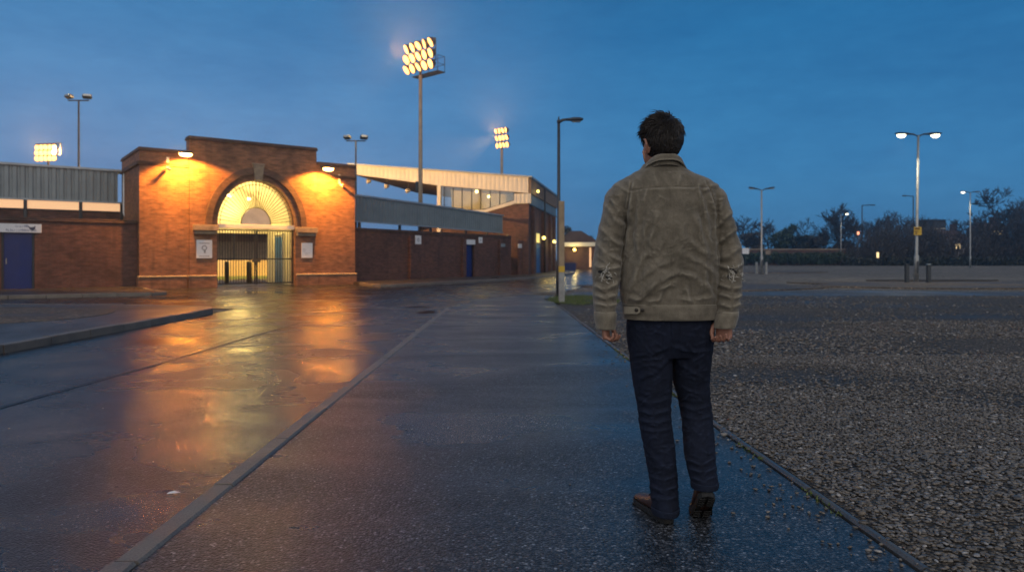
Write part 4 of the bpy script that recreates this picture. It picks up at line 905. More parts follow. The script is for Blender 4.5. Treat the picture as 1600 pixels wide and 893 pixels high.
for k,(px,top,D,sp,lb) in enumerate(((1312,317,122,.42,'tallest slim bare tree behind the lit lamp by the hedge'),(1262,338,128,.6,'small round bare tree left of the tallest slim one'),(1168,336,126,.75,'broad bare tree nearest the man on the far side'),(1205,341,126,.7,'low bare tree behind the unlit double lamp'),(1290,343,130,.65,'faint bare tree between the small round one and the tallest'),(1568,290,110,.72,'biggest wide bare tree at the right edge of the scrub'),(1608,302,112,.7,'wide bare tree cut by the right border'),(1385,330,128,.7,'bare tree top sticking out of the left scrub'),(1410,325,130,.7,'taller bare tree top beside the tall parking lamp'),(1332,339,126,.65,'low bare tree right of the tallest slim tree'),(1508,339,128,.7,'bare tree top behind the pale houses'))):
    bare_tree('bare_tree',lb,at(px,D),hgt(top,D)*1.0,sp,50+k,7 if k in(0,5,6) else 6,'bark',G1)
for k,(px,top,W,D,m,lb) in enumerate(((1226,343,6.0,121,'leaf_green','round dark evergreen tree with a domed top in the far row'),(1180,352,6.5,121,'leaf_brown','twiggy brown bush beside the broad bare tree'),(1278,356,7,122,'leaf_brown','brown bush under the small round bare tree'),(1318,358,6,121,'leaf_brown','brown bush at the foot of the tallest slim tree'),(1250,360,6,123,'leaf_dark','dark bush right of the domed evergreen'),(915,372,6,125,'leaf_dark','dark bush behind the lone yellow lamp near the man'),(1118,352,6,124,'leaf_brown','brown bush by the far fence just left of the white bank sign'),(886,345,5,130,'leaf_dark','dark tree rising behind the low brick building'),(921,362,3.2,110,'leaf_dark','pointed dark evergreen against the left sleeve of the man'))):
    leafy_tree('bush',lb,at(px,D),hgt(top,D),W,80+k,m,2200,.26)
# scrub belt on the right: one mass nobody could count
rnd=random.Random(5); mb=MB(); bl=[]
for i in range(200):
    px=rnd.uniform(1335,1680) if i<120 else rnd.uniform(1680,2500); D=rnd.uniform(106,122)
    tp=float(np.interp(px,[1335,1350,1375,1400,1420,1470,1500,1540,1600,1680],[398,368,352,345,346,352,368,352,345,340])); 
    if 1478<px<1512: continue
    q=at(px,D); h=hgt(tp,D)*rnd.uniform(.55,1.0); bl.append(((q.x,q.y,h*.62),(rnd.uniform(1.2,2.6),1.6,h*.42))); bl.append(((q.x+rnd.uniform(-1,1),q.y-1,h*.25),(2.2,1.6,h*.28)))
leaf_cloud(mb,bl,46000,.18,rnd)
tag(mb.build('scrub',M['leaf_brown'],fix=False),'dark belt of leafless scrub along the right edge of the parking ground','scrub',kind='stuff')
mb=MB()
for i in range(10000):
    c,r=rnd.choice(bl); a=rnd.uniform(0,6.28); p=Vector((c[0]+rnd.uniform(-1,1)*r[0],c[1]+rnd.uniform(-1,1)*r[1],max(.3,c[2]+r[2]*rnd.uniform(-.3,.9)))); L=rnd.uniform(.5,1.4)
    mb.tube([p,p+Vector((math.cos(a)*.3*L,math.sin(a)*.3*L,.7*L)),p+Vector((math.cos(a+.6)*.5*L,math.sin(a+.4)*.5*L,1.3*L))],[.05,.035,.02],3,False)
tag(mb.build('scrub_twigs',M['bark'],fix=False),'bare twigs standing out of the dark scrub belt','twigs',kind='stuff')
# low hedge row at the foot of the scrub
mb=MB(); bl=[]
for i in range(60):
    q=at(1330+i*6,rnd.uniform(104,106)); bl.append(((q.x,q.y,.55),(1.2,.8,.8)))
leaf_cloud(mb,bl,9000,.2,rnd); tag(mb.build('undergrowth',M['leaf_dark'],fix=False),'low dark undergrowth at the foot of the scrub belt','undergrowth',kind='stuff')
# green bank hedge with the pale-topped wall behind
mb=MB(); bl=[]
for i in range(64):
    q=at(1140+i*3.0,rnd.uniform(107,109)); bl.append(((q.x,q.y,rnd.uniform(.8,1.3)),(.9,.9,rnd.uniform(.75,1.0))))
hg=thing('hedge','long low dark green hedge on the far side of the parking ground','hedge',(0,0,0)); leaf_cloud(mb,bl,17000,.16,rnd); mb.build('foliage',M['leaf_green'],hg,fix=False)
b=MB()
for i in range(30): q=at(1141+i*6.2,108); b.tube([(q.x,q.y,-.1),(q.x+.1,q.y,.8),(q.x-.1,q.y+.1,1.4)],[.06,.05,.03],5)
b.build('stem',M['bark'],hg,fix=False)
xa,xb=at(1120,111).x,at(1322,111).x; zt=hgt(388.5,111)
fw_=thing('yard_wall','long low wall with a pale flat coping behind the far green hedge','wall',(0,111,0))
b=MB(); b.box(xa,xb,0,.3,-.1,zt-.203); b.build('wall',M['brick_dark'],fw_); b=MB(); b.cbox(xa,xb,-.12,.42,zt-.2,zt,.03); b.build('coping',M['stone'],fw_)
# houses showing through the gaps
def house(label,px0,px1,py_e,py_r,D,mw,wins,chim=True):
    x0,x1=at(px0,D).x,at(px1,D).x; ze,zr=hgt(py_e,D),hgt(py_r,D); t=thing('house',label,'house',(x0,D,0)); w=x1-x0
    b=MB(); b.box(0,w,0,7,-.1,ze); b.build('wall',mw,t)
    b=MB(); b.add([(-.3,-.4,ze-.05),(w+.3,-.4,ze-.05),(w+.3,7.4,ze-.05),(-.3,7.4,ze-.05),(-.3,3.5,zr),(w+.3,3.5,zr)],[(0,1,5,4),(2,3,4,5),(0,4,3),(1,2,5),(3,2,1,0)]); r_=b.build('roof',M['roof_tile'],t)
    if chim: b=MB(); b.cbox(w*.7,w*.7+.9,3.0,3.9,zr-.6,zr+1.1,.03); b.build('chimney',M['brick_dark'],r_)
    for px,py,ww,wh,lit in wins:
        x=at(px,D).x-x0; z=hgt(py,D); b=MB(); b.box(x-ww/2,x+ww/2,-.03,-.002,z-wh/2,z+wh/2); wo=b.build('pane',M['lit_small'] if lit else M['black'],t)
        b=MB(); b.cbox(x-ww/2-.1,x+ww/2+.1,-.1,-.001,z-wh/2-.14,z-wh/2-.02,.01); b.build('sill',M['offwhite'],wo)
house('pale rendered house with one small lit window in the gap of the scrub',1483,1514,376,358,126,plain('pale_render',(.34,.30,.30),.8,0,.15,2),((1497,384.5,.8,.8,1),(1488,383,.7,.9,0),(1506,381,.7,.9,0)))
house('dark block with a flat looking roof among the trees left of the pale house',1459,1478,343,341,150,M['soil'],((1464,352,1,1.2,0),(1474,352,1,1.2,0)),False)
house('dim house with three tiny lit windows behind the right scrub',1545,1575,357,346,140,M['soil'],((1552,363,.7,.7,1),(1559,364,.7,.7,1),(1565,363,.7,.7,1)))
# tiny far lamps in the scrub
for px,py,D,m,lb,hh in ((1341,366.5,104,'lit_red','tiny orange red lamp on a low post at the left end of the scrub',.22),(1371.5,402.5,103.5,'lit_small','small upright lit marker low in the dark scrub',.40)):
    q=ray_point(px,py,D); t=thing('marker_lamp',lb,'lamp',(q.x,q.y,0)); b=MB(); b.tube([(0,0,-.1),(0,0,q.z)],.05,6); b.build('post',M['steel_dark'],t,True); b=MB(); b.cbox(-.14,.14,-.1,.1,q.z,q.z+hh*2,.03); b.build('lens',M[m],t)
# ================================================================== THE WALKING MAN
PB=Vector((.77,3.24,0))
def fabric(name, dark, light, wear, weave=900, rough=.85, sheen=.3):
    t=NT(name); c=t.coord(); big=t.noise(c,7,6,.65); mid=t.noise(t.scale(c,(1,1,.45)),26,5,.65); fine=t.noise(c,260,3,.6)
    g=t.node('ShaderNodeNewGeometry'); col=t.mix(t.ramp(big,[(.3,0.),(.7,1.)]),dark,light)
    col=t.mix(1,col,t.ramp(mid,[(.3,.72),(.7,1.2)]),'MULTIPLY'); col=t.mix(1,col,t.ramp(fine,[(.3,.8),(.7,1.18)]),'MULTIPLY')
    w=t.ramp(g.outputs['Pointiness'],[(.505,0.),(.56,.6)]); col=t.mix(w,col,wear)
    dk=t.ramp(g.outputs['Pointiness'],[(.44,.55),(.495,0.)]); 
    h=t.math('ADD',t.math('MULTIPLY',mid,.6),t.math('MULTIPLY',fine,.25)); n=t.bump(h,.6,.009)
    m=t.set(col,rough,n,0,.25); t.b.inputs['Sheen Weight'].default_value=sheen; t.b.inputs['Sheen Roughness'].default_value=.5; return m
M['jacket']=fabric('olive_canvas',(.100,.088,.066),(.182,.162,.127),(.33,.30,.235))
M['jeans']=fabric('dark_denim',(.005,.008,.019),(.009,.014,.032),(.022,.032,.062),1200,.9,.0)
t=NT('skin'); c=t.coord(); M['skin']=t.set(t.ramp(t.noise(c,30,4),[(.3,(.26,.125,.085)),(.7,(.34,.17,.12))]),.5,t.bump(t.noise(c,300,3),.15,.001)); t.b.inputs['Subsurface Weight'].default_value=.08; t.b.inputs['Subsurface Radius'].default_value=(.01,.004,.002)
t=NT('dark_hair'); g_=t.node('ShaderNodeNewGeometry'); M['hair']=t.set(t.ramp(g_.outputs['Random Per Island'],[(0,(.008,.006,.005)),(.75,(.026,.019,.014)),(1,(.075,.062,.052))]),.42,None,0,.6)
M['leather']=plain('brown_leather',(.042,.021,.016),.42,0,.35,16,.3); M['sole']=plain('black_rubber',(.012,.012,.012),.7,0,.2,20,.4); M['thread']=plain('pale_threads',(.42,.41,.37),.9,0,.2,30,.1); M['rip']=plain('dark_lining',(.012,.013,.014),.95,0,.2,10,.1); M['button']=plain('metal_button',(.05,.045,.04),.35,.7,.1,8,.05); M['stitch']=plain('seam_thread',(.13,.12,.09),.9,0,.2,30,.1)
def pp(px,py,d): return ray_point(px,py,d)-PB
def ring(px0,px1,py,d,b,n=32,e=2.3,tilt=0,oy=0):
    # horizontal ring whose sides sit at two measured sight lines
    a=(px1-px0)/2/F*d; c=ray_point((px0+px1)/2,py,d)-PB; out=[]
    for j in range(n):
        t=2*PI*j/n; cs,sn=math.cos(t),math.sin(t)
        x=a*math.copysign(abs(cs)**(2/e),cs); y=b*math.copysign(abs(sn)**(2/e),sn)
        out.append(c+Vector((x,y+oy,tilt*y)))
    return out
def remeshed(mb, vox, smooth_it, name):
    me=mb.mesh(name+'_tmp',[M['jacket']],True,True); o=bpy.data.objects.new(name+'_tmp',me); COL.objects.link(o)
    r=o.modifiers.new('r','REMESH'); r.mode='VOXEL'; r.voxel_size=vox
    if smooth_it: s=o.modifiers.new('s','SMOOTH'); s.factor=.5; s.iterations=smooth_it
    dg=bpy.context.evaluated_depsgraph_get(); ev=o.evaluated_get(dg); out=bpy.data.meshes.new_from_object(ev); bpy.data.objects.remove(o); bpy.data.meshes.remove(me)
    out.name=name; out.materials.clear(); return out
def arrays(me):
    n=len(me.vertices); co=np.empty(n*3,np.float32); me.vertices.foreach_get('co',co); no=np.empty(n*3,np.float32); me.vertices.foreach_get('normal',no)
    return co.reshape(-1,3).astype(float), no.reshape(-1,3).astype(float)
def write(me, co): me.vertices.foreach_set('co',co.astype(np.float32).reshape(-1)); me.update()
def to_px(co):
    w=co+np.array(PB); return 800+F*w[:,0]/w[:,1], HY-F*(w[:,2]-CAMZ)/w[:,1]
def fold(px,py,line,wd,amp,twist=True):
    d=np.zeros(len(px)); 
    for (x0,y0),(x1,y1) in zip(line,line[1:]):
        vx,vy=x1-x0,y1-y0; L2=vx*vx+vy*vy; u=np.clip(((px-x0)*vx+(py-y0)*vy)/L2,0,1); qx,qy=x0+u*vx,y0+u*vy
        dist=np.hypot(px-qx,py-qy); side=((px-x0)*vy-(py-y0)*vx)/math.sqrt(L2)
        env=np.sin(np.clip(u,.04,.96)*PI)**.5
        e=np.exp(-(dist/wd)**2)*env
        if twist: e-= .65*np.exp(-((side-wd*1.5)/wd)**2)*np.exp(-(np.maximum(0,dist-np.abs(side))/wd)**2)*env
        d=np.where(np.abs(e)>np.abs(d),e,d)
    return d*amp
def noise_arr(co, sc, seed, an=(1,1,1)):
    o=np.empty(len(co))
    for i,p in enumerate(co): o[i]=mnoise.noise(Vector((p[0]*sc*an[0]+seed,p[1]*sc*an[1],p[2]*sc*an[2])))
    return o
man=thing('person','man walking away in an olive grey jacket with torn elbows, dark jeans and brown boots','person',PB)
# ---- body: one continuous surface (head, neck, trunk, arms, hands, legs, feet)
yaw=R(22); HC=Vector((.692,3.262,1.708))-PB
hs=Vector((math.cos(yaw),math.sin(yaw),0)); hf=Vector((-math.sin(yaw),math.cos(yaw),0)); hu=Vector((0,0,1))
HM=Matrix((hs,hf,hu)).transposed()
def hp_(s,f,u): return HC+hs*s+hf*f+hu*u
bd=MB()
for c,r in (((0,-.004,.022),(.074,.096,.101)),((0,.034,-.035),(.066,.068,.090)),((0,.048,-.092),(.050,.050,.036)),((0,.090,.020),(.046,.012,.011)),((0,.094,-.066),(.026,.010,.006)),((0,.093,-.079),(.023,.010,.007)),((.031,.083,.002),(.014,.012,.010)),((-.031,.083,.002),(.014,.012,.010)),((.040,.068,-.03),(.018,.016,.014)),((-.040,.068,-.03),(.018,.016,.014)),((0,.092,-.108),(.018,.012,.013))):
    bd.ball(hp_(*c),r,20,14,0,HM)
bd.tube([hp_(0,.098,.012),hp_(0,.112,-.018),hp_(0,.120,-.038),hp_(0,.100,-.05)],[.008,.010,.0125,.009],8)
for s in (-1,1):
    bd.ball(hp_(s*.078,-.004,-.018),(.007,.020,.033),14,10,0,HM@Matrix.Rotation(s*R(-20),3,'Z'))
    bd.tube([hp_(s*.074,.014,.004),hp_(s*.088,.006,.018),hp_(s*.094,-.012,.014),hp_(s*.093,-.020,-.008),hp_(s*.085,-.010,-.036),hp_(s*.076,.004,-.05)],[.004,.0055,.006,.006,.006,.005],8)
bd.tube([hp_(0,-.014,-.02),hp_(0,.004,-.09),pp(1037,266,3.29),pp(1040,300,3.29)],[(.056,.060),(.052,.050),(.050,.046),(.09,.06)],18)
bd.rings([ring(1016,1062,270,3.29,.045),ring(992,1086,284,3.28,.065),ring(982,1106,302,3.28,.095),ring(982,1112,350,3.28,.11),ring(980,1112,420,3.28,.105),ring(982,1110,490,3.28,.11),ring(990,1104,530,3.28,.10)])
ARML=[(982,306,3.29),(958,330,3.29),(953,384,3.27),(947,440,3.25),(945,486,3.22),(946,499,3.205)]; ARMR=[(1100,306,3.29),(1126,330,3.29),(1137,384,3.27),(1140,432,3.25),(1136,486,3.21),(1133,497,3.19)]
for A in (ARML,ARMR): bd.tube([pp(*a) for a in A],[.044,.044,.043,.040,.031,.026],14)
def hand(w, down, thumb, palm, bend=.75):
    # palm, five unequal curled fingers and a thumb off its side
    d=down.normalized(); s=(thumb-d*thumb.dot(d)).normalized(); n=(palm-d*palm.dot(d)-s*palm.dot(s)).normalized()
    def P(a,b,c): return w+d*a+s*b+n*c
    rr=[]
    for a,hw,ht in ((-.02,.024,.021),(.015,.030,.019),(.05,.039,.017),(.082,.041,.0155),(.094,.036,.012)):
        rr.append([P(a,hw*math.cos(2*PI*j/16),ht*math.sin(2*PI*j/16)) for j in range(16)])
    bd.rings(rr)
    for k,(o,L,bb) in enumerate(((.030,.072,.9),(.010,.081,1.0),(-.011,.076,1.08),(-.030,.061,1.2))):
        p=P(.080,o,0); pts=[P(.060,o*.9,0),p]; ang=.25*bend*bb
        for seg,(fl,da) in enumerate(((.46,.55),(.31,.95),(.23,.6))):
            ang+=da*bend*bb; p=p+(d*math.cos(ang)+n*math.sin(ang))*(L*fl); pts.append(p)
        bd.tube(pts,[.0088,.0092,.0085,.0076,.0060],8)
        bd.ball(pts[-1],.0062,8,6)
    t0=P(.018,.024,.006); t1=P(.045,.046,.018); t2=P(.070,.046,.030); t3=P(.088,.036,.040)
    bd.tube([t0,t1,t2,t3],[.013,.0125,.0105,.0078],8); bd.ball(t3,.0078,8,6)
hand(pp(946.5,497,3.20),Vector((.02,.05,-1)),Vector((.35,1,0)),Vector((1,-.35,.0)),1.12)
hand(pp(1131.5,496,3.185),Vector((.0,.03,-1)),Vector((-.75,.7,0)),Vector((-.55,-1,.0)),1.05)
LEGL=[(1018,520,3.285,.078),(1021,600,3.265,.066),(1024,660,3.25,.052),(1031,705,3.24,.050),(1039,770,3.215,.036),(1041,792,3.20,.036)]
LEGR=[(1079,520,3.285,.078),(1080,590,3.30,.066),(1088,648,3.30,.052),(1093,690,3.235,.050),(1099,742,3.15,.036),(1101,760,3.135,.034)]
for A in (LEGL,LEGR): bd.tube([pp(a[0],a[1],a[2]) for a in A],[a[3] for a in A],14)
bd.tube([Vector((.688,3.20,.07))-PB,Vector((.66,3.27,.05))-PB,Vector((.625,3.36,.04))-PB],[.034,.036,.022],10)
bd.tube([Vector((.852,3.135,.19))-PB,Vector((.862,3.18,.11))-PB,Vector((.872,3.235,.045))-PB],[.034,.032,.024],10)
me=remeshed(bd,.0032,2,'body'); me.materials.append(M['skin']); me.polygons.foreach_set('use_smooth',[True]*len(me.polygons)); body=link('body',me,man)
# ---- hair: a cap buried at the hairline, with combed tufts
hb=MB(); hb.ball((0,0,0),1,56,40); V=np.array(hb.v); rx=np.array([.0815,.1045,.1085]); C0=np.array([0,-.006,.024])
def hairline(p):                                                    # how far a point is inside the haired area
    s,f,u=p; back=min(.034-f-.18*max(0,u*-1),u+.068+(.02 if abs(s)>.05 else 0)*0); top=u-.052-.25*max(0,f-.06); 
    if f>-.02 and u<.0 : back=min(back,u+.055)
    return max(back,top)
out=[]
for v in V:
    p=C0+v*rx; k=hairline(p); q=float(np.clip(k/.012,-1,1)); 
    nz=mnoise.noise(Vector(p*34))*.003+mnoise.noise(Vector(p*80))*.0012
    vol=.004*max(0,v[2])
    m=1.0+(nz+vol)/.095 if q>0 else 1.0
    m*= .93+.07*max(0,q) if q<=1 else 1
    if k<0: m*=max(.80,1+.12*max(-1,k/.02))
    p=C0+v*rx*m; out.append(hp_(*p))
hb.v=[tuple(p) for p in out]
rnd=random.Random(9); crown=Vector((.012,-.055,.105))
for i in range(9000):
    v=Vector((rnd.gauss(0,1),rnd.gauss(0,1),rnd.gauss(.15,1))).normalized(); p=Vector(C0)+Vector((v.x*rx[0],v.y*rx[1],v.z*rx[2])); k=hairline(p)
    if k<.002: continue
    n=Vector((v.x/rx[0],v.y/rx[1],v.z/rx[2])).normalized(); d=(p-crown); d=d-n*d.dot(n)
    if d.length<.005: d=n.orthogonal()
    d.normalize(); sw=n.cross(d); d=(d+sw*(.5*mnoise.noise(p*16)+rnd.gauss(0,.22))).normalized()
    if v.z>.2: d=(d+Vector((-.25,.25,0))*v.z).normalized()
    L=rnd.uniform(.018,.050)*(1.0 if v.z>.0 else .62); lift=rnd.uniform(.10,.55)*(1.3 if v.z>.3 else .45)
    b=p*1.0; lift*=rnd.choice((.6,1,1,1.3)); e1=b+d*L*.5+n*(.001+lift*L*.5); e2=b+d*L-n*(L*L*2.2)+n*lift*L*.75
    w=rnd.uniform(.0008,.0022)
    hb.tube([hp_(*(b-n*.004)),hp_(*e1),hp_(*e2)],[w,w*.85,.0002],3,False)
hair=hb.build('hair',M['hair'],man,True,False)
# ---- jacket
jb=MB()
jb.rings([ring(1006,1068,256,3.275,.066),ring(1000,1073,265,3.275,.080),ring(988,1085,271.5,3.275,.088,32,2.1),ring(976,1101,277.5,3.275,.096,32,2.1),ring(965,1114,284,3.275,.102,32,2.1),ring(957,1122,291,3.275,.108,32,2.15),ring(954,1127,300,3.275,.118,32,2.2),ring(958,1124,315,3.275,.128,32,2.4),ring(970,1119,332,3.275,.134,32,2.5),ring(976,1119,352,3.275,.140,32,2.5),ring(972,1121,400,3.275,.143,32,2.5),ring(968,1122,440,3.275,.142,32,2.5),ring(969,1121,462,3.275,.140,32,2.5),ring(973,1118.5,478,3.275,.136,32,2.5),ring(975,1118,493,3.275,.133,32,2.5)])
def sleeve(S):
    jb.tube([pp(c,y,d) for c,y,h,d,k in S],[(h/F*d,h/F*d*k) for c,y,h,d,k in S],26)
SL=[(973,291,14,3.28,1.2),(970,297,18,3.28,1.3),(966,306,20,3.28,1.4),(962.5,324,20.0,3.28,1.38),(957.5,353,20.5,3.275,1.3),(953,383,21.5,3.27,1.22),(949,410,22.2,3.255,1.15),(947.5,434,21.5,3.245,1.12),(945.8,458,19,3.23,1.12),(945,484,16.8,3.215,1.15),(946,500,14.5,3.205,1.15)]
SR=[(1107,290,14,3.28,1.2),(1111,297,18,3.28,1.3),(1116,306,19.5,3.28,1.4),(1120.5,324,19.5,3.28,1.4),(1128,353,19.5,3.275,1.35),(1135,383,20,3.27,1.25),(1139,408,20.2,3.255,1.2),(1140,434,19.5,3.24,1.18),(1139.5,458,18.5,3.22,1.15),(1136.5,484,17.2,3.2,1.15),(1134.5,498,16,3.19,1.15)]
# radii: side x front-back
for S_ in (SL,SR):
    rr=[]
    for c,y,h,d,k in S_: rr.append([pp(c,y,d)+Vector((h/F*d*math.cos(2*PI*j/26),h/F*d*k*math.sin(2*PI*j/26),0)) for j in range(26)])
    jb.rings(rr)
me=remeshed(jb,.0040,5,'jacket'); co,no=arrays(me); px,py=to_px(co); back=np.clip((-no[:,1]+.35)/.6,0,1)
tors=(px>974+ (py-300)*-.03)&(px<1119)
dsp=np.zeros(len(co)); pxw=px+6*noise_arr(co,7,41)+2.*noise_arr(co,21,43); pyw=py+6*noise_arr(co,7,47)+2.*noise_arr(co,21,49)
FOLDS=[([(1060,424),(1030,438),(1002,456)],4.2,.0065),([(1060,424),(1088,434),(1112,450)],4.2,.006),([(1052,443),(1022,452),(990,470)],4.,.005),([(1052,404),(1026,416),(998,438)],4,.005),([(1070,396),(1096,410),(1116,428)],4,.005),([(1012,395),(996,420),(984,452)],4,.0055),([(1100,425),(1108,445),(1113,466)],3.5,.004),
([(986,308),(983,350),(980,396)],3.8,.007),([(1113,304),(1116,350),(1117,404)],3.8,.007),([(996,322),(994,355),(1000,402)],4.5,.005),([(1082,330),(1092,362),(1104,400)],4.5,.0062),([(1098,318),(1104,350),(1110,396)],4,.005),([(1026,326),(1022,352),(1018,386)],5,.0045),([(1064,350),(1068,380),(1060,412)],5,.0035),([(1012,345),(1006,372),(1008,392)],4,.004),([(1040,372),(1028,392),(1012,402)],4.5,.004),([(1074,372),(1090,388),(1104,396)],4,.004),
([(1011,294),(1006,316)],3,.004),([(1092,294),(1098,314)],3,.004),([(1022,272),(1028,289)],4,.003),([(1062,272),(1058,289)],4,.003),([(962,286),(986,302)],4,.005),([(1122,286),(1098,300)],4,.005),([(972,281),(995,294)],4,.004),([(1108,281),(1088,293)],4,.004),
([(982,464),(1005,468),(1034,466)],3,.004),([(1062,467),(1090,466),(1114,460)],3,.004),([(1036,452),(1030,468)],3,.004),([(1072,448),(1080,466)],3,.004),
([(944,322),(957,338),(972,352)],4,.0065),([(936,352),(955,366),(974,388)],4,.0065),([(933,378),(950,396),(970,408)],4,.006),([(930,412),(948,418),(966,414)],3.4,.006),([(928,446),(946,449),(964,440)],3.4,.0065),([(928,460),(946,464),(963,456)],3,.0065),([(929,474),(946,478),(962,471)],3,.006),([(955,310),(962,330)],4,.005),
([(1141,328),(1130,342),(1118,352)],4,.0065),([(1150,356),(1136,370),(1120,382)],4,.0065),([(1154,384),(1140,398),(1123,404)],4,.006),([(1158,412),(1142,420),(1124,414)],3.4,.006),([(1158,446),(1142,451),(1124,442)],3.4,.0065),([(1157,460),(1141,466),(1123,458)],3,.0065),([(1154,474),(1139,480),(1121,472)],3,.006),([(1129,306),(1124,330)],4,.005)]
for ln,wd,am in FOLDS: dsp+=fold(pxw,pyw,ln,wd*1.15,am*1.6)*back
rc_=random.Random(31)
for q in range(230):
    u=rc_.random()
    if u<.5: x0,y0=rc_.uniform(976,1116),rc_.uniform(300,468); a=rc_.gauss(1.57 if abs(x0-1046)>45 else (.55 if x0<1046 else 2.6),.5); a = a if y0<410 else rc_.gauss(-.5 if x0<1046 else .5,.5)
    else:
        left=u<.75; y0=rc_.uniform(305,482); x0=np.interp(y0,[300,350,430,480],[963,957,947,945] if left else [1120,1128,1140,1137])+rc_.uniform(-13,13); a=rc_.gauss(.35 if left else -.35,.45)
    L=rc_.uniform(6,20); b_=rc_.uniform(-2,2)
    ln=[(x0-math.cos(a)*L/2,y0-math.sin(a)*L/2),(x0-math.sin(a)*b_,y0+math.cos(a)*b_),(x0+math.cos(a)*L/2,y0+math.sin(a)*L/2)]
    dsp+=fold(pxw,pyw,ln,rc_.uniform(1.3,2.6),rc_.choice((1,1,-1))*rc_.uniform(.0006,.0020))*back
nz1=noise_arr(co,9,3,(1,1,.8)); nz2=noise_arr(co,26,11,(1,1,.7)); nz3=noise_arr(co,55,17)
dsp+=(nz1*.0055+(1-np.abs(nz2)*2)*.0022+nz3*.0008)*np.where(py>268,1,.3)
def groove(line,wd,dep):
    global dsp
    e=fold(px,py,line,wd,1,False); 
    dsp-=e*dep*back
    dsp+=fold(px,py,[(a,b+3.2) for a,b in line],wd*1.3,1,False)*dep*.55*back*(0.6+nz2)
groove([(984,298),(1010,293),(1045,291.5),(1090,291.5),(1116,294)],1.5,.0042)
groove([(1046,292),(1047.5,380),(1050,474)],1.1,.0026)
def groove_v(line,wd,dep):
    global dsp
    dsp-=fold(px,py,line,wd,1,False)*dep*back; dsp+=(fold(px,py,[(a+3,b) for a,b in line],wd*1.2,1,False)+fold(px,py,[(a-3,b) for a,b in line],wd*1.2,1,False))*dep*.3*back
groove_v([(987,283),(984,300),(981,330),(977,372),(972,410)],1.5,.006); groove_v([(1101,281),(1112,300),(1118,335),(1120.5,380),(1121,410)],1.5,.006)
groove_v([(998,296),(1002,330),(1006,380),(1004,474)],1.0,.0016); groove_v([(1094,294),(1098,335),(1100,380),(1098,472)],1.0,.0016)
co=co+no*dsp[:,None]; write(me,co); me.materials.append(M['jacket']); me.polygons.foreach_set('use_smooth',[True]*len(me.polygons)); jacket=link('jacket',me,man)
sub=jacket.modifiers.new('sm','SMOOTH'); sub.factor=.3; sub.iterations=1
def band(rings_, amp, seed, name, parent, m, sub_=3):
    # thick cloth band through rings, slightly puckered
    mb=MB(); n=len(rings_[0]); R2=[]
    for i in range(len(rings_)-1):
        for k in range(sub_): R2.append([a.lerp(b,k/sub_) for a,b in zip(rings_[i],rings_[i+1])])
    R2.append(rings_[-1]); c=sum((v for v in rings_[0]),Vector())/n
    outr=[]
    for r_ in R2:
        cc=sum(r_,Vector())/n; outr.append([p+(p-cc).normalized()*amp*(mnoise.noise(Vector((p.x*22+seed,p.y*22,p.z*30)))+.5*mnoise.noise(Vector((p.x*60,p.y*60,p.z*60+seed)))) for p in r_])
    inn=[[p+((sum(r_,Vector())/n)-p).normalized()*.008 for p in r_] for r_ in outr]
    mb.rings(outr+inn[::-1]+[outr[0]],False); return mb.build(name,m,parent,True)
hem=band([ring(971.5,1120.5,473.5,3.275,.1405,72,2.5),ring(972.5,1120.5,476,3.275,.1425,72,2.5),ring(973.5,1119.8,487,3.275,.1405,72,2.5),ring(974.2,1119.2,495,3.275,.1385,72,2.5),ring(975,1118.5,497,3.275,.136,72,2.5)],.0035,5,'hem_band',jacket,M['jacket'],4)
# collar standing round the neck and folded outward
def cring(hw,hd,zb,zf,n=56):
    c=Vector((.704,3.262,0))-PB; o=[]
    for j in range(n):
        t=2*PI*j/n; x=hw*math.cos(t); y=hd*math.sin(t); z=zb+(zf-zb)*(y/hd*.5+.5)**1.2; z2=z-.012*abs(math.cos(t))**3; o.append(c+Vector((x,y,z2)))
    return o
band([cring(.086,.080,1.604,1.56),cring(.080,.076,1.634,1.575),cring(.077,.074,1.650,1.59),cring(.081,.078,1.655,1.594),cring(.088,.084,1.650,1.582),cring(.096,.090,1.634,1.560),cring(.101,.094,1.625,1.548)],.0025,9,'collar',jacket,M['jacket'],3)
for S_,nm in ((SL,'L'),(SR,'R')):
    a=S_[-2]; b=S_[-1]
    if S_ is SL: rr=[(945,486,17.4,3.215,1.15),(945.5,490,17.9,3.212,1.15),(946,502,16.2,3.206,1.15),(946.3,512,15.4,3.20,1.12),(946.5,514,14.6,3.2,1.1)]
    else: rr=[(1136.5,486,17.6,3.2,1.15),(1136,490,18.2,3.196,1.15),(1134,500,17.4,3.19,1.13),(1132,509,16.4,3.186,1.12),(1131.5,512,15.6,3.185,1.1)]
    band([[pp(c,y,d)+Vector((h/F*d*math.cos(2*PI*j/40),h/F*d*k*math.sin(2*PI*j/40),0)) for j in range(40)] for c,y,h,d,k in rr],.003,2,'cuff',jacket,M['jacket'],3)
def surf_d(px_,py_,default):                                        # depth of the jacket's back at a sight line
    w=co+np.array(PB); k=(np.hypot(800+F*w[:,0]/w[:,1]-px_,HY-F*(w[:,2]-CAMZ)/w[:,1]-py_)<3); return w[k,1].min() if k.any() else default
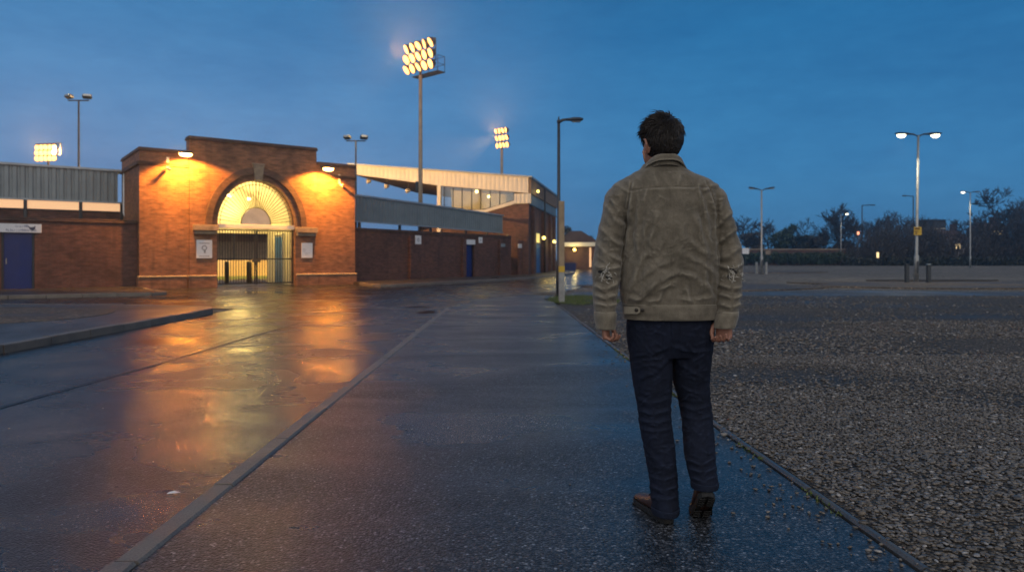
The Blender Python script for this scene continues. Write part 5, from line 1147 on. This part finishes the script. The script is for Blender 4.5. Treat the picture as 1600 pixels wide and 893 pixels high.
# buttoned tabs on the hem
for px0,px1,py_,bs in ((975,1000,484.5,(994.5,1004)),(1106,1118.5,480.5,(1108.5,1114))):
    tb=MB(); P_=[]
    n=7
    def hd_(px_): 
        u=(px_-(971.5+1120.5)/2)/((1120.5-971.5)/2); u=max(-.985,min(.985,u)); return 3.275-.1425*(1-abs(u)**2.5)**(1/2.5)
    for j in range(n):
        q=px0+(px1-px0)*j/(n-1); d=hd_(q)-.0045; hh=5.6 if j not in((n-1,) if px0<1000 else (0,)) else 3.2
        P_.append([ray_point(q,py_-hh,d)-PB,ray_point(q,py_+hh,d)-PB,ray_point(q,py_+hh,d+.006)-PB,ray_point(q,py_-hh,d+.006)-PB])
    tb.rings(P_); tb.build('hem_tab',M['jacket'],jacket)
    for bx in bs:
        d=hd_(bx)-.0075; c=ray_point(bx,py_-.5,d)-PB; b=MB(); b.tube([c+Vector((0,.005,0)),c,c+Vector((0,-.003,0)),c+Vector((0,-.0035,0))],[.0085,.0085,.007,.003],14); b.build('button',M['button'],jacket,True)
# torn elbows: a ragged dark hole with pale loose threads lying on the sleeve
for cx,cy,seed in ((945.5,429,3),(1144,427,8)):
    rnd=random.Random(seed); w=co+np.array(PB); spx,spy=to_px(co); near=(np.hypot(spx-cx,spy-cy)<24)&(no[:,1]<-.1); Wc=co[near]; Np=no[near]; sp=np.stack([spx[near],spy[near]],1)
    def on(px_,py_,lift):
        k=np.argmin(np.hypot(sp[:,0]-px_,sp[:,1]-py_)); d=Wc[k,1]+PB.y
        kk=np.argsort(np.hypot(sp[:,0]-px_,sp[:,1]-py_))[:5]; d=float(np.mean(Wc[kk,1]))+PB.y
        return ray_point(px_,py_,d)-PB+Vector(Np[kk].mean(0)).normalized()*lift
    rp=MB()
    for q in range(5):
        ox,oy=rnd.uniform(-7,7),rnd.uniform(-7,7); n=14; ra=rnd.uniform(2.4,5.2); rb=rnd.uniform(1.6,3.4); a0=rnd.uniform(-.6,.6)
        pts=[]
        for j in range(n):
            t=2*PI*j/n; f_=rnd.uniform(.6,1.25); x=ra*math.cos(t)*f_; y=rb*math.sin(t)*f_; pts.append((cx+ox+x*math.cos(a0)-y*math.sin(a0),cy+oy+x*math.sin(a0)+y*math.cos(a0)))
        lf=.0022+q*.0004; vs=[on(cx+ox,cy+oy,lf+.001)]+[on(x,y,lf) for x,y in pts]+[on(x,y,-.004) for x,y in pts]
        rp.add(vs,[(0,1+j,1+(j+1)%n) for j in range(n)]+[(1+j,1+n+j,1+n+(j+1)%n,1+(j+1)%n) for j in range(n)])
    tear=rp.build('elbow_tear',M['rip'],jacket)
    th=MB()
    for q in range(40):
        x0,y0=cx+rnd.gauss(0,6.5),cy+rnd.gauss(0,6); a=rnd.choice((rnd.gauss(.5,.35),rnd.gauss(-.7,.4),rnd.gauss(1.5,.3))); L=rnd.uniform(2.5,8); bw=rnd.uniform(-1.5,1.5)
        ps=[on(x0+math.cos(a)*L*u-math.sin(a)*bw*math.sin(u*PI),y0+math.sin(a)*L*u+math.cos(a)*bw*math.sin(u*PI),.0032+.001*math.sin(u*PI)) for u in (0,.33,.66,1)]
        r_=rnd.choice((.0009,.0012,.0024)); th.tube(ps,[r_*.7,r_,r_,r_*.3],5)
    th.build('loose_threads',M['thread'],tear)
# ---- jeans
tb=MB()
tb.rings([ring(979,1113,478,3.28,.122,32,2.4),ring(980.5,1112.5,496,3.28,.124,32,2.4),ring(982,1112,515,3.28,.122,32,2.5),ring(985,1111,538,3.28,.112,32,2.6),ring(990,1106,556,3.28,.092,32,2.6)])
JL=[(1014,505,34.32,3.283,0.1113),(1015.5,530,34.32,3.28,0.1092),(1017,556,32.76,3.272,0.1018),(1019.5,600,29.12,3.262,0.0890),(1021.5,630,27.04,3.255,0.0806),(1023,652,25.58,3.248,0.0763),(1027,680,24.54,3.24,0.0784),(1031,706,23.50,3.232,0.0784),(1036,740,22.05,3.218,0.0742),(1037,768,21.32,3.204,0.0806),(1039,786,20.38,3.188,0.0784),(1039.5,797,20.18,3.183,0.0827)]
JR=[(1081,505,33.28,3.283,0.1113),(1080.5,530,32.76,3.285,0.1092),(1080,556,30.68,3.292,0.1018),(1080,596,27.04,3.302,0.0890),(1085.5,630,24.34,3.302,0.0806),(1088.5,650,23.71,3.29,0.0763),(1092,680,23.50,3.25,0.0763),(1093.5,706,23.71,3.21,0.0742),(1096.5,730,22.36,3.175,0.0700),(1099.5,748,20.80,3.15,0.0657),(1101,758,19.97,3.138,0.0636)]
for S_ in (JL,JR):
    rr=[]
    for c,y,h,d,b in S_: rr.append([pp(c,y,d)+Vector((h/F*d*math.cos(2*PI*j/26),b*math.sin(2*PI*j/26),0)) for j in range(26)])
    tb.rings(rr)
me=remeshed(tb,.0045,5,'trousers'); co2,no2=arrays(me); px,py=to_px(co2); back=np.clip((-no2[:,1]+.5)/.7,0,1); dsp=np.zeros(len(co2))
for ln,wd,am in [([(996,640),(1020,646),(1046,640)],3.5,.006),([(998,655),(1022,660),(1047,655)],3.5,.006),([(1001,668),(1024,674),(1048,668)],3.2,.005),([(996,622),(1016,630),(1044,622)],3.5,.005),([(1064,632),(1086,640),(1108,632)],3.5,.006),([(1066,648),(1090,655),(1112,648)],3.5,.005),([(1057,560),(1075,578),(1098,590)],4,.005),([(1044,560),(1025,580),(998,592)],4,.005),([(1046,540),(1020,552),(990,556)],3.5,.005),([(1052,540),(1078,550),(1108,548)],3.5,.005),
 ([(1014,742),(1036,750),(1056,742)],3,.006),([(1016,758),(1038,766),(1057,758)],3,.0065),([(1018,774),(1040,780),(1057,774)],3,.0065),([(1073,716),(1096,726),(1116,714)],3,.0075),([(1076,730),(1098,738),(1117,730)],3,.0075),([(1080,745),(1099,750),(1117,744)],2.6,.006),([(1007,696),(1026,720),(1050,735)],4,.004),([(1073,680),(1090,700),(1114,708)],4,.004)]: dsp+=fold(px,py,ln,wd,am)*back
for q in range(110):
    left=rc_.random()<.5; y0=rc_.uniform(500,785) if left else rc_.uniform(500,750); x0=np.interp(y0,[500,600,700,790],[1015,1020,1030,1039] if left else [1081,1080,1093,1101])+rc_.uniform(-18,18)
    a=rc_.gauss(0,.45); L=rc_.uniform(8,22); dsp+=fold(px,py,[(x0-math.cos(a)*L/2,y0-math.sin(a)*L/2),(x0,y0+rc_.uniform(-1,3)),(x0+math.cos(a)*L/2,y0+math.sin(a)*L/2)],rc_.uniform(1.5,2.8),rc_.uniform(.0012,.0032))*back
z1=noise_arr(co2,10,5,(1,1,.7)); z2=noise_arr(co2,24,8,(1,1,1.2)); dsp+=z1*.004+(1-2*np.abs(z2))*.0022
dsp-=fold(px,py,[(1048,498),(1048.5,530),(1049,556)],1.3,1,False)*.006*back
for x0,x1 in ((994,1034),(1062,1103)):                              # back pockets
    k=((px>x0)&(px<x1)&(py>508)&(py<551-abs(0))).astype(float)*back; inside=np.clip(np.minimum(np.minimum(px-x0,x1-px),np.minimum(py-508,551-py-.25*np.abs(px-(x0+x1)/2)*.4))/1.5,0,1); dsp+=inside*.0022*(back>.3)
dsp-=fold(px,py,[(984,520),(989,600),(997,650),(1010,720),(1019,786)],1.0,1,False)*.002
co2=co2+no2*dsp[:,None]; write(me,co2); me.materials.append(M['jeans']); me.polygons.foreach_set('use_smooth',[True]*len(me.polygons)); jeans=link('trousers',me,man)
for S_ in (JL,JR):
    c,y,h,d,b=S_[-1]
    band([[pp(c-.1,y+o,d)+Vector((( h+e)/F*d*math.cos(2*PI*j/36),(b+e*.003)*math.sin(2*PI*j/36),0)) for j in range(36)] for o,e in ((-7,1.2),(-5,1.5),(1,1.1),(3,.6))],.0022,4,'turn_up',jeans,M['jeans'],3)
# ---- boots
def boot(ball, head, pitch, name_label=None):
    h=Vector((head[0],head[1],0)).normalized(); l=Vector((h.y,-h.x,0)); ball=Vector(ball)-PB
    def T(x,y,z):
        u=x-.205; s_=min(1,max(0,(.215-x)/.045)); s_=s_*s_*(3-2*s_); p=pitch*s_
        if x<.205: f_=u*math.cos(p)+z*math.sin(p); up=-u*math.sin(p)+z*math.cos(p)
        else: f_=u+z*math.sin(p); up=z*math.cos(p)
        return ball+h*f_+l*y+Vector((0,0,up))
    root=MB(); rr=[]
    for x,hw,zt,off in ((.006,.020,.085,.0),(.018,.032,.108,0),(.045,.036,.118,0),(.085,.0375,.112,.0),(.115,.040,.098,.0),(.145,.043,.088,.001),(.185,.047,.078,.003),(.225,.0475,.066,.004),(.26,.043,.058,.003),(.283,.033,.050,.001),(.296,.016,.042,0)):
        n=20; rg=[]
        for j in range(n):
            t=2*PI*j/n; cs,sn=math.cos(t),math.sin(t); z0=.024; zc=(z0+zt)/2
            wv=hw*(1 if sn<0 else (1-.42*sn*(1 if x>.12 else .35))); rg.append(T(x,off+wv*math.copysign(abs(cs)**.75,cs),zc+(zt-z0)/2*math.copysign(abs(sn)**.8,sn)))
        rr.append(rg)
    root.rings(rr)
    # stitched counter and collar roll
    root.tube([T(.012+.0*k,0,.0) for k in range(0)] or [T(.01,-.022,.118),T(.03,-.033,.118),T(.075,-.036,.126),T(.09,-.032,.122)],.003,6)
    root.tube([T(.01,.022,.118),T(.03,.033,.118),T(.075,.036,.126),T(.09,.032,.122)],.003,6); root.tube([T(.01,-.022,.118),T(.004,0,.115),T(.01,.022,.118)],.0045,6)
    root.tube([T(.012,-.0,.03),T(.005,0,.06),T(.004,0,.115)],.004,6)
    up=root.build('boot',M['leather'],man,True)
    so=MB(); OL=[(-.004,0),(.006,.024),(.03,.037),(.08,.0385),(.13,.041),(.18,.050),(.225,.0535),(.262,.048),(.288,.034),(.302,.012),(.302,-.012),(.288,-.032),(.262,-.043),(.225,-.046),(.18,-.044),(.13,-.038),(.08,-.0375),(.03,-.037),(.006,-.024)]
    OL2=[]
    for a,b in zip(OL,OL[1:]+OL[:1]): OL2+= [a,((a[0]+b[0])/2,(a[1]+b[1])/2)]
    so.rings([[T(x*1.0,y*k,z) for x,y in OL2] for z,k in ((.003,.96),(.012,1.0),(.026,1.0),(.030,.97))])
    tr=so
    for i in range(13):
        x=.022+i*.021
        if .10<x<.13: continue
        w_=.030 if x<.1 else .037
        for s in (-1,1): 
            vs=[T(x+a,s*(.006+b*w_),z) for z in (.0,.0035) for b in (0,.9) for a in (0,.013)]; tr.add(vs,[(0,1,3,2),(4,6,7,5),(0,4,5,1),(2,3,7,6),(0,2,6,4),(1,5,7,3)])
    so.build('sole',M['sole'],up)
    lc=MB()
    for i in range(4):
        x=.138+i*.018; z=.098-i*.011; lc.tube([T(x,-.02,z-.006),T(x+.004,0,z+.004),T(x,.02,z-.006)],.0022,5)
    lc.build('lace',M['rip'],up)
boot((.640,3.325,0),(-.30,.954),0.0)
boot((.862,3.215,.001),(.05,1),R(43))
HAZE=.0016
# ================================================================== SKY, SUN, CAMERA
w=bpy.data.worlds.new('World'); S.world=w; w.use_nodes=True; nt=w.node_tree; N=nt.nodes; bg=N['Background']
tc=N.new('ShaderNodeTexCoord'); sp=N.new('ShaderNodeSeparateXYZ'); nt.links.new(tc.outputs['Generated'],sp.inputs[0])
def wramp(fac,stops):
    n=N.new('ShaderNodeValToRGB'); e=n.color_ramp.elements
    while len(e)<len(stops): e.new(.5)
    for q,(p,c) in zip(e,stops): q.position=p; q.color=(*c,1)
    nt.links.new(fac,n.inputs[0]); return n.outputs[0]
def wmix(f,a,b,mode='MIX'):
    n=N.new('ShaderNodeMix'); n.data_type='RGBA'; n.blend_type=mode
    for s,v in ((n.inputs[0],f),(n.inputs[6],a),(n.inputs[7],b)):
        if hasattr(v,'is_linked'): nt.links.new(v,s)
        elif isinstance(v,(int,float)): s.default_value=v
        else: s.default_value=(*v,1)
    return n.outputs[2]
right=wramp(sp.outputs[2],[(0.0,(.040,.145,.295)),(.12,(.030,.140,.300)),(.30,(.014,.100,.240)),(.55,(.008,.060,.145)),(1,(.008,.045,.115))])
left=wramp(sp.outputs[2],[(0.0,(.125,.195,.335)),(.10,(.098,.188,.345)),(.22,(.060,.168,.335)),(.36,(.024,.120,.270)),(.60,(.009,.068,.162)),(1,(.008,.045,.115))])
mp=N.new('ShaderNodeMapRange'); mp.interpolation_type='SMOOTHSTEP'; mp.inputs[1].default_value=-.50; mp.inputs[2].default_value=.30; nt.links.new(sp.outputs[0],mp.inputs[0])
col=wmix(mp.outputs[0],left,right)
ns=N.new('ShaderNodeTexNoise'); ns.inputs['Scale'].default_value=2.2; ns.inputs['Detail'].default_value=5; ns.inputs['Roughness'].default_value=.82
m2=N.new('ShaderNodeMapping'); m2.inputs['Scale'].default_value=(1,1,3.2); nt.links.new(tc.outputs['Generated'],m2.inputs[0]); nt.links.new(m2.outputs[0],ns.inputs['Vector'])
col=wmix(1,col,wramp(ns.outputs['Fac'],[(.3,(.82,.85,.89)),(.7,(1.22,1.16,1.10))]),'MULTIPLY')
# the afterglow side of the sky behind the viewer is paler
mb_=N.new('ShaderNodeMapRange'); mb_.interpolation_type='SMOOTHSTEP'; mb_.inputs[1].default_value=.25; mb_.inputs[2].default_value=-.8; nt.links.new(sp.outputs[1],mb_.inputs[0])
col=wmix(mb_.outputs[0],col,(.60,.56,.53))
sk=N.new('ShaderNodeTexSky'); sk.sky_type='NISHITA'; sk.sun_disc=False; sk.sun_elevation=R(1.0); sk.sun_rotation=R(190); sk.ozone_density=4
nd=N.new('ShaderNodeVectorMath'); nd.operation='SCALE'; nd.inputs['Scale'].default_value=.004; nt.links.new(sk.outputs[0],nd.inputs[0])
col=wmix(1,col,nd.outputs[0],'ADD')
nt.links.new(col,bg.inputs[0]); bg.inputs[1].default_value=1.55
sd=bpy.data.lights.new('sun','SUN'); sd.energy=.22; sd.angle=R(35); sd.color=(1,.93,.86); so_=bpy.data.objects.new('sun',sd); COL.objects.link(so_); so_.rotation_euler=(R(30),0,R(-22)); so_.location=(0,-20,30)
hz=MB(); hz.box(-305,305,-65,335,-1.6,19); M['haze']=bpy.data.materials.new('damp_air'); M['haze'].use_nodes=True; ht=M['haze'].node_tree; ht.nodes.clear()
ho=ht.nodes.new('ShaderNodeOutputMaterial'); hv=ht.nodes.new('ShaderNodeVolumePrincipled'); hv.inputs['Color'].default_value=(.8,.84,.9,1); hv.inputs['Density'].default_value=HAZE; hv.inputs['Anisotropy'].default_value=.82; ht.links.new(hv.outputs[0],ho.inputs['Volume'])
tag(hz.build('haze',M['haze']),'thin damp evening air over the whole yard','haze',kind='stuff')
cd=bpy.data.cameras.new('camera'); cd.lens=24.75; cd.sensor_width=36; cd.shift_y=-44.5/1600; cd.clip_start=.05; cd.clip_end=3000
cd.dof.use_dof=True; cd.dof.focus_distance=3.3; cd.dof.aperture_fstop=3.2
cm=bpy.data.objects.new('camera',cd); COL.objects.link(cm); cm.location=(0,0,CAMZ); cm.rotation_euler=(PI/2,0,0); S.camera=cm
S.view_settings.view_transform='Standard'; S.view_settings.look='None'; S.view_settings.exposure=0; S.view_settings.gamma=1
S.render.engine='CYCLES'; S.cycles.use_denoising=True; S.cycles.denoiser='OPENIMAGEDENOISE'; S.cycles.denoising_input_passes='RGB_ALBEDO_NORMAL'; S.cycles.max_bounces=6; S.cycles.diffuse_bounces=2; S.cycles.glossy_bounces=3; S.cycles.transparent_max_bounces=6; S.cycles.sample_clamp_indirect=4; S.cycles.caustics_reflective=False; S.cycles.caustics_refractive=False
S.cycles.use_light_tree=True
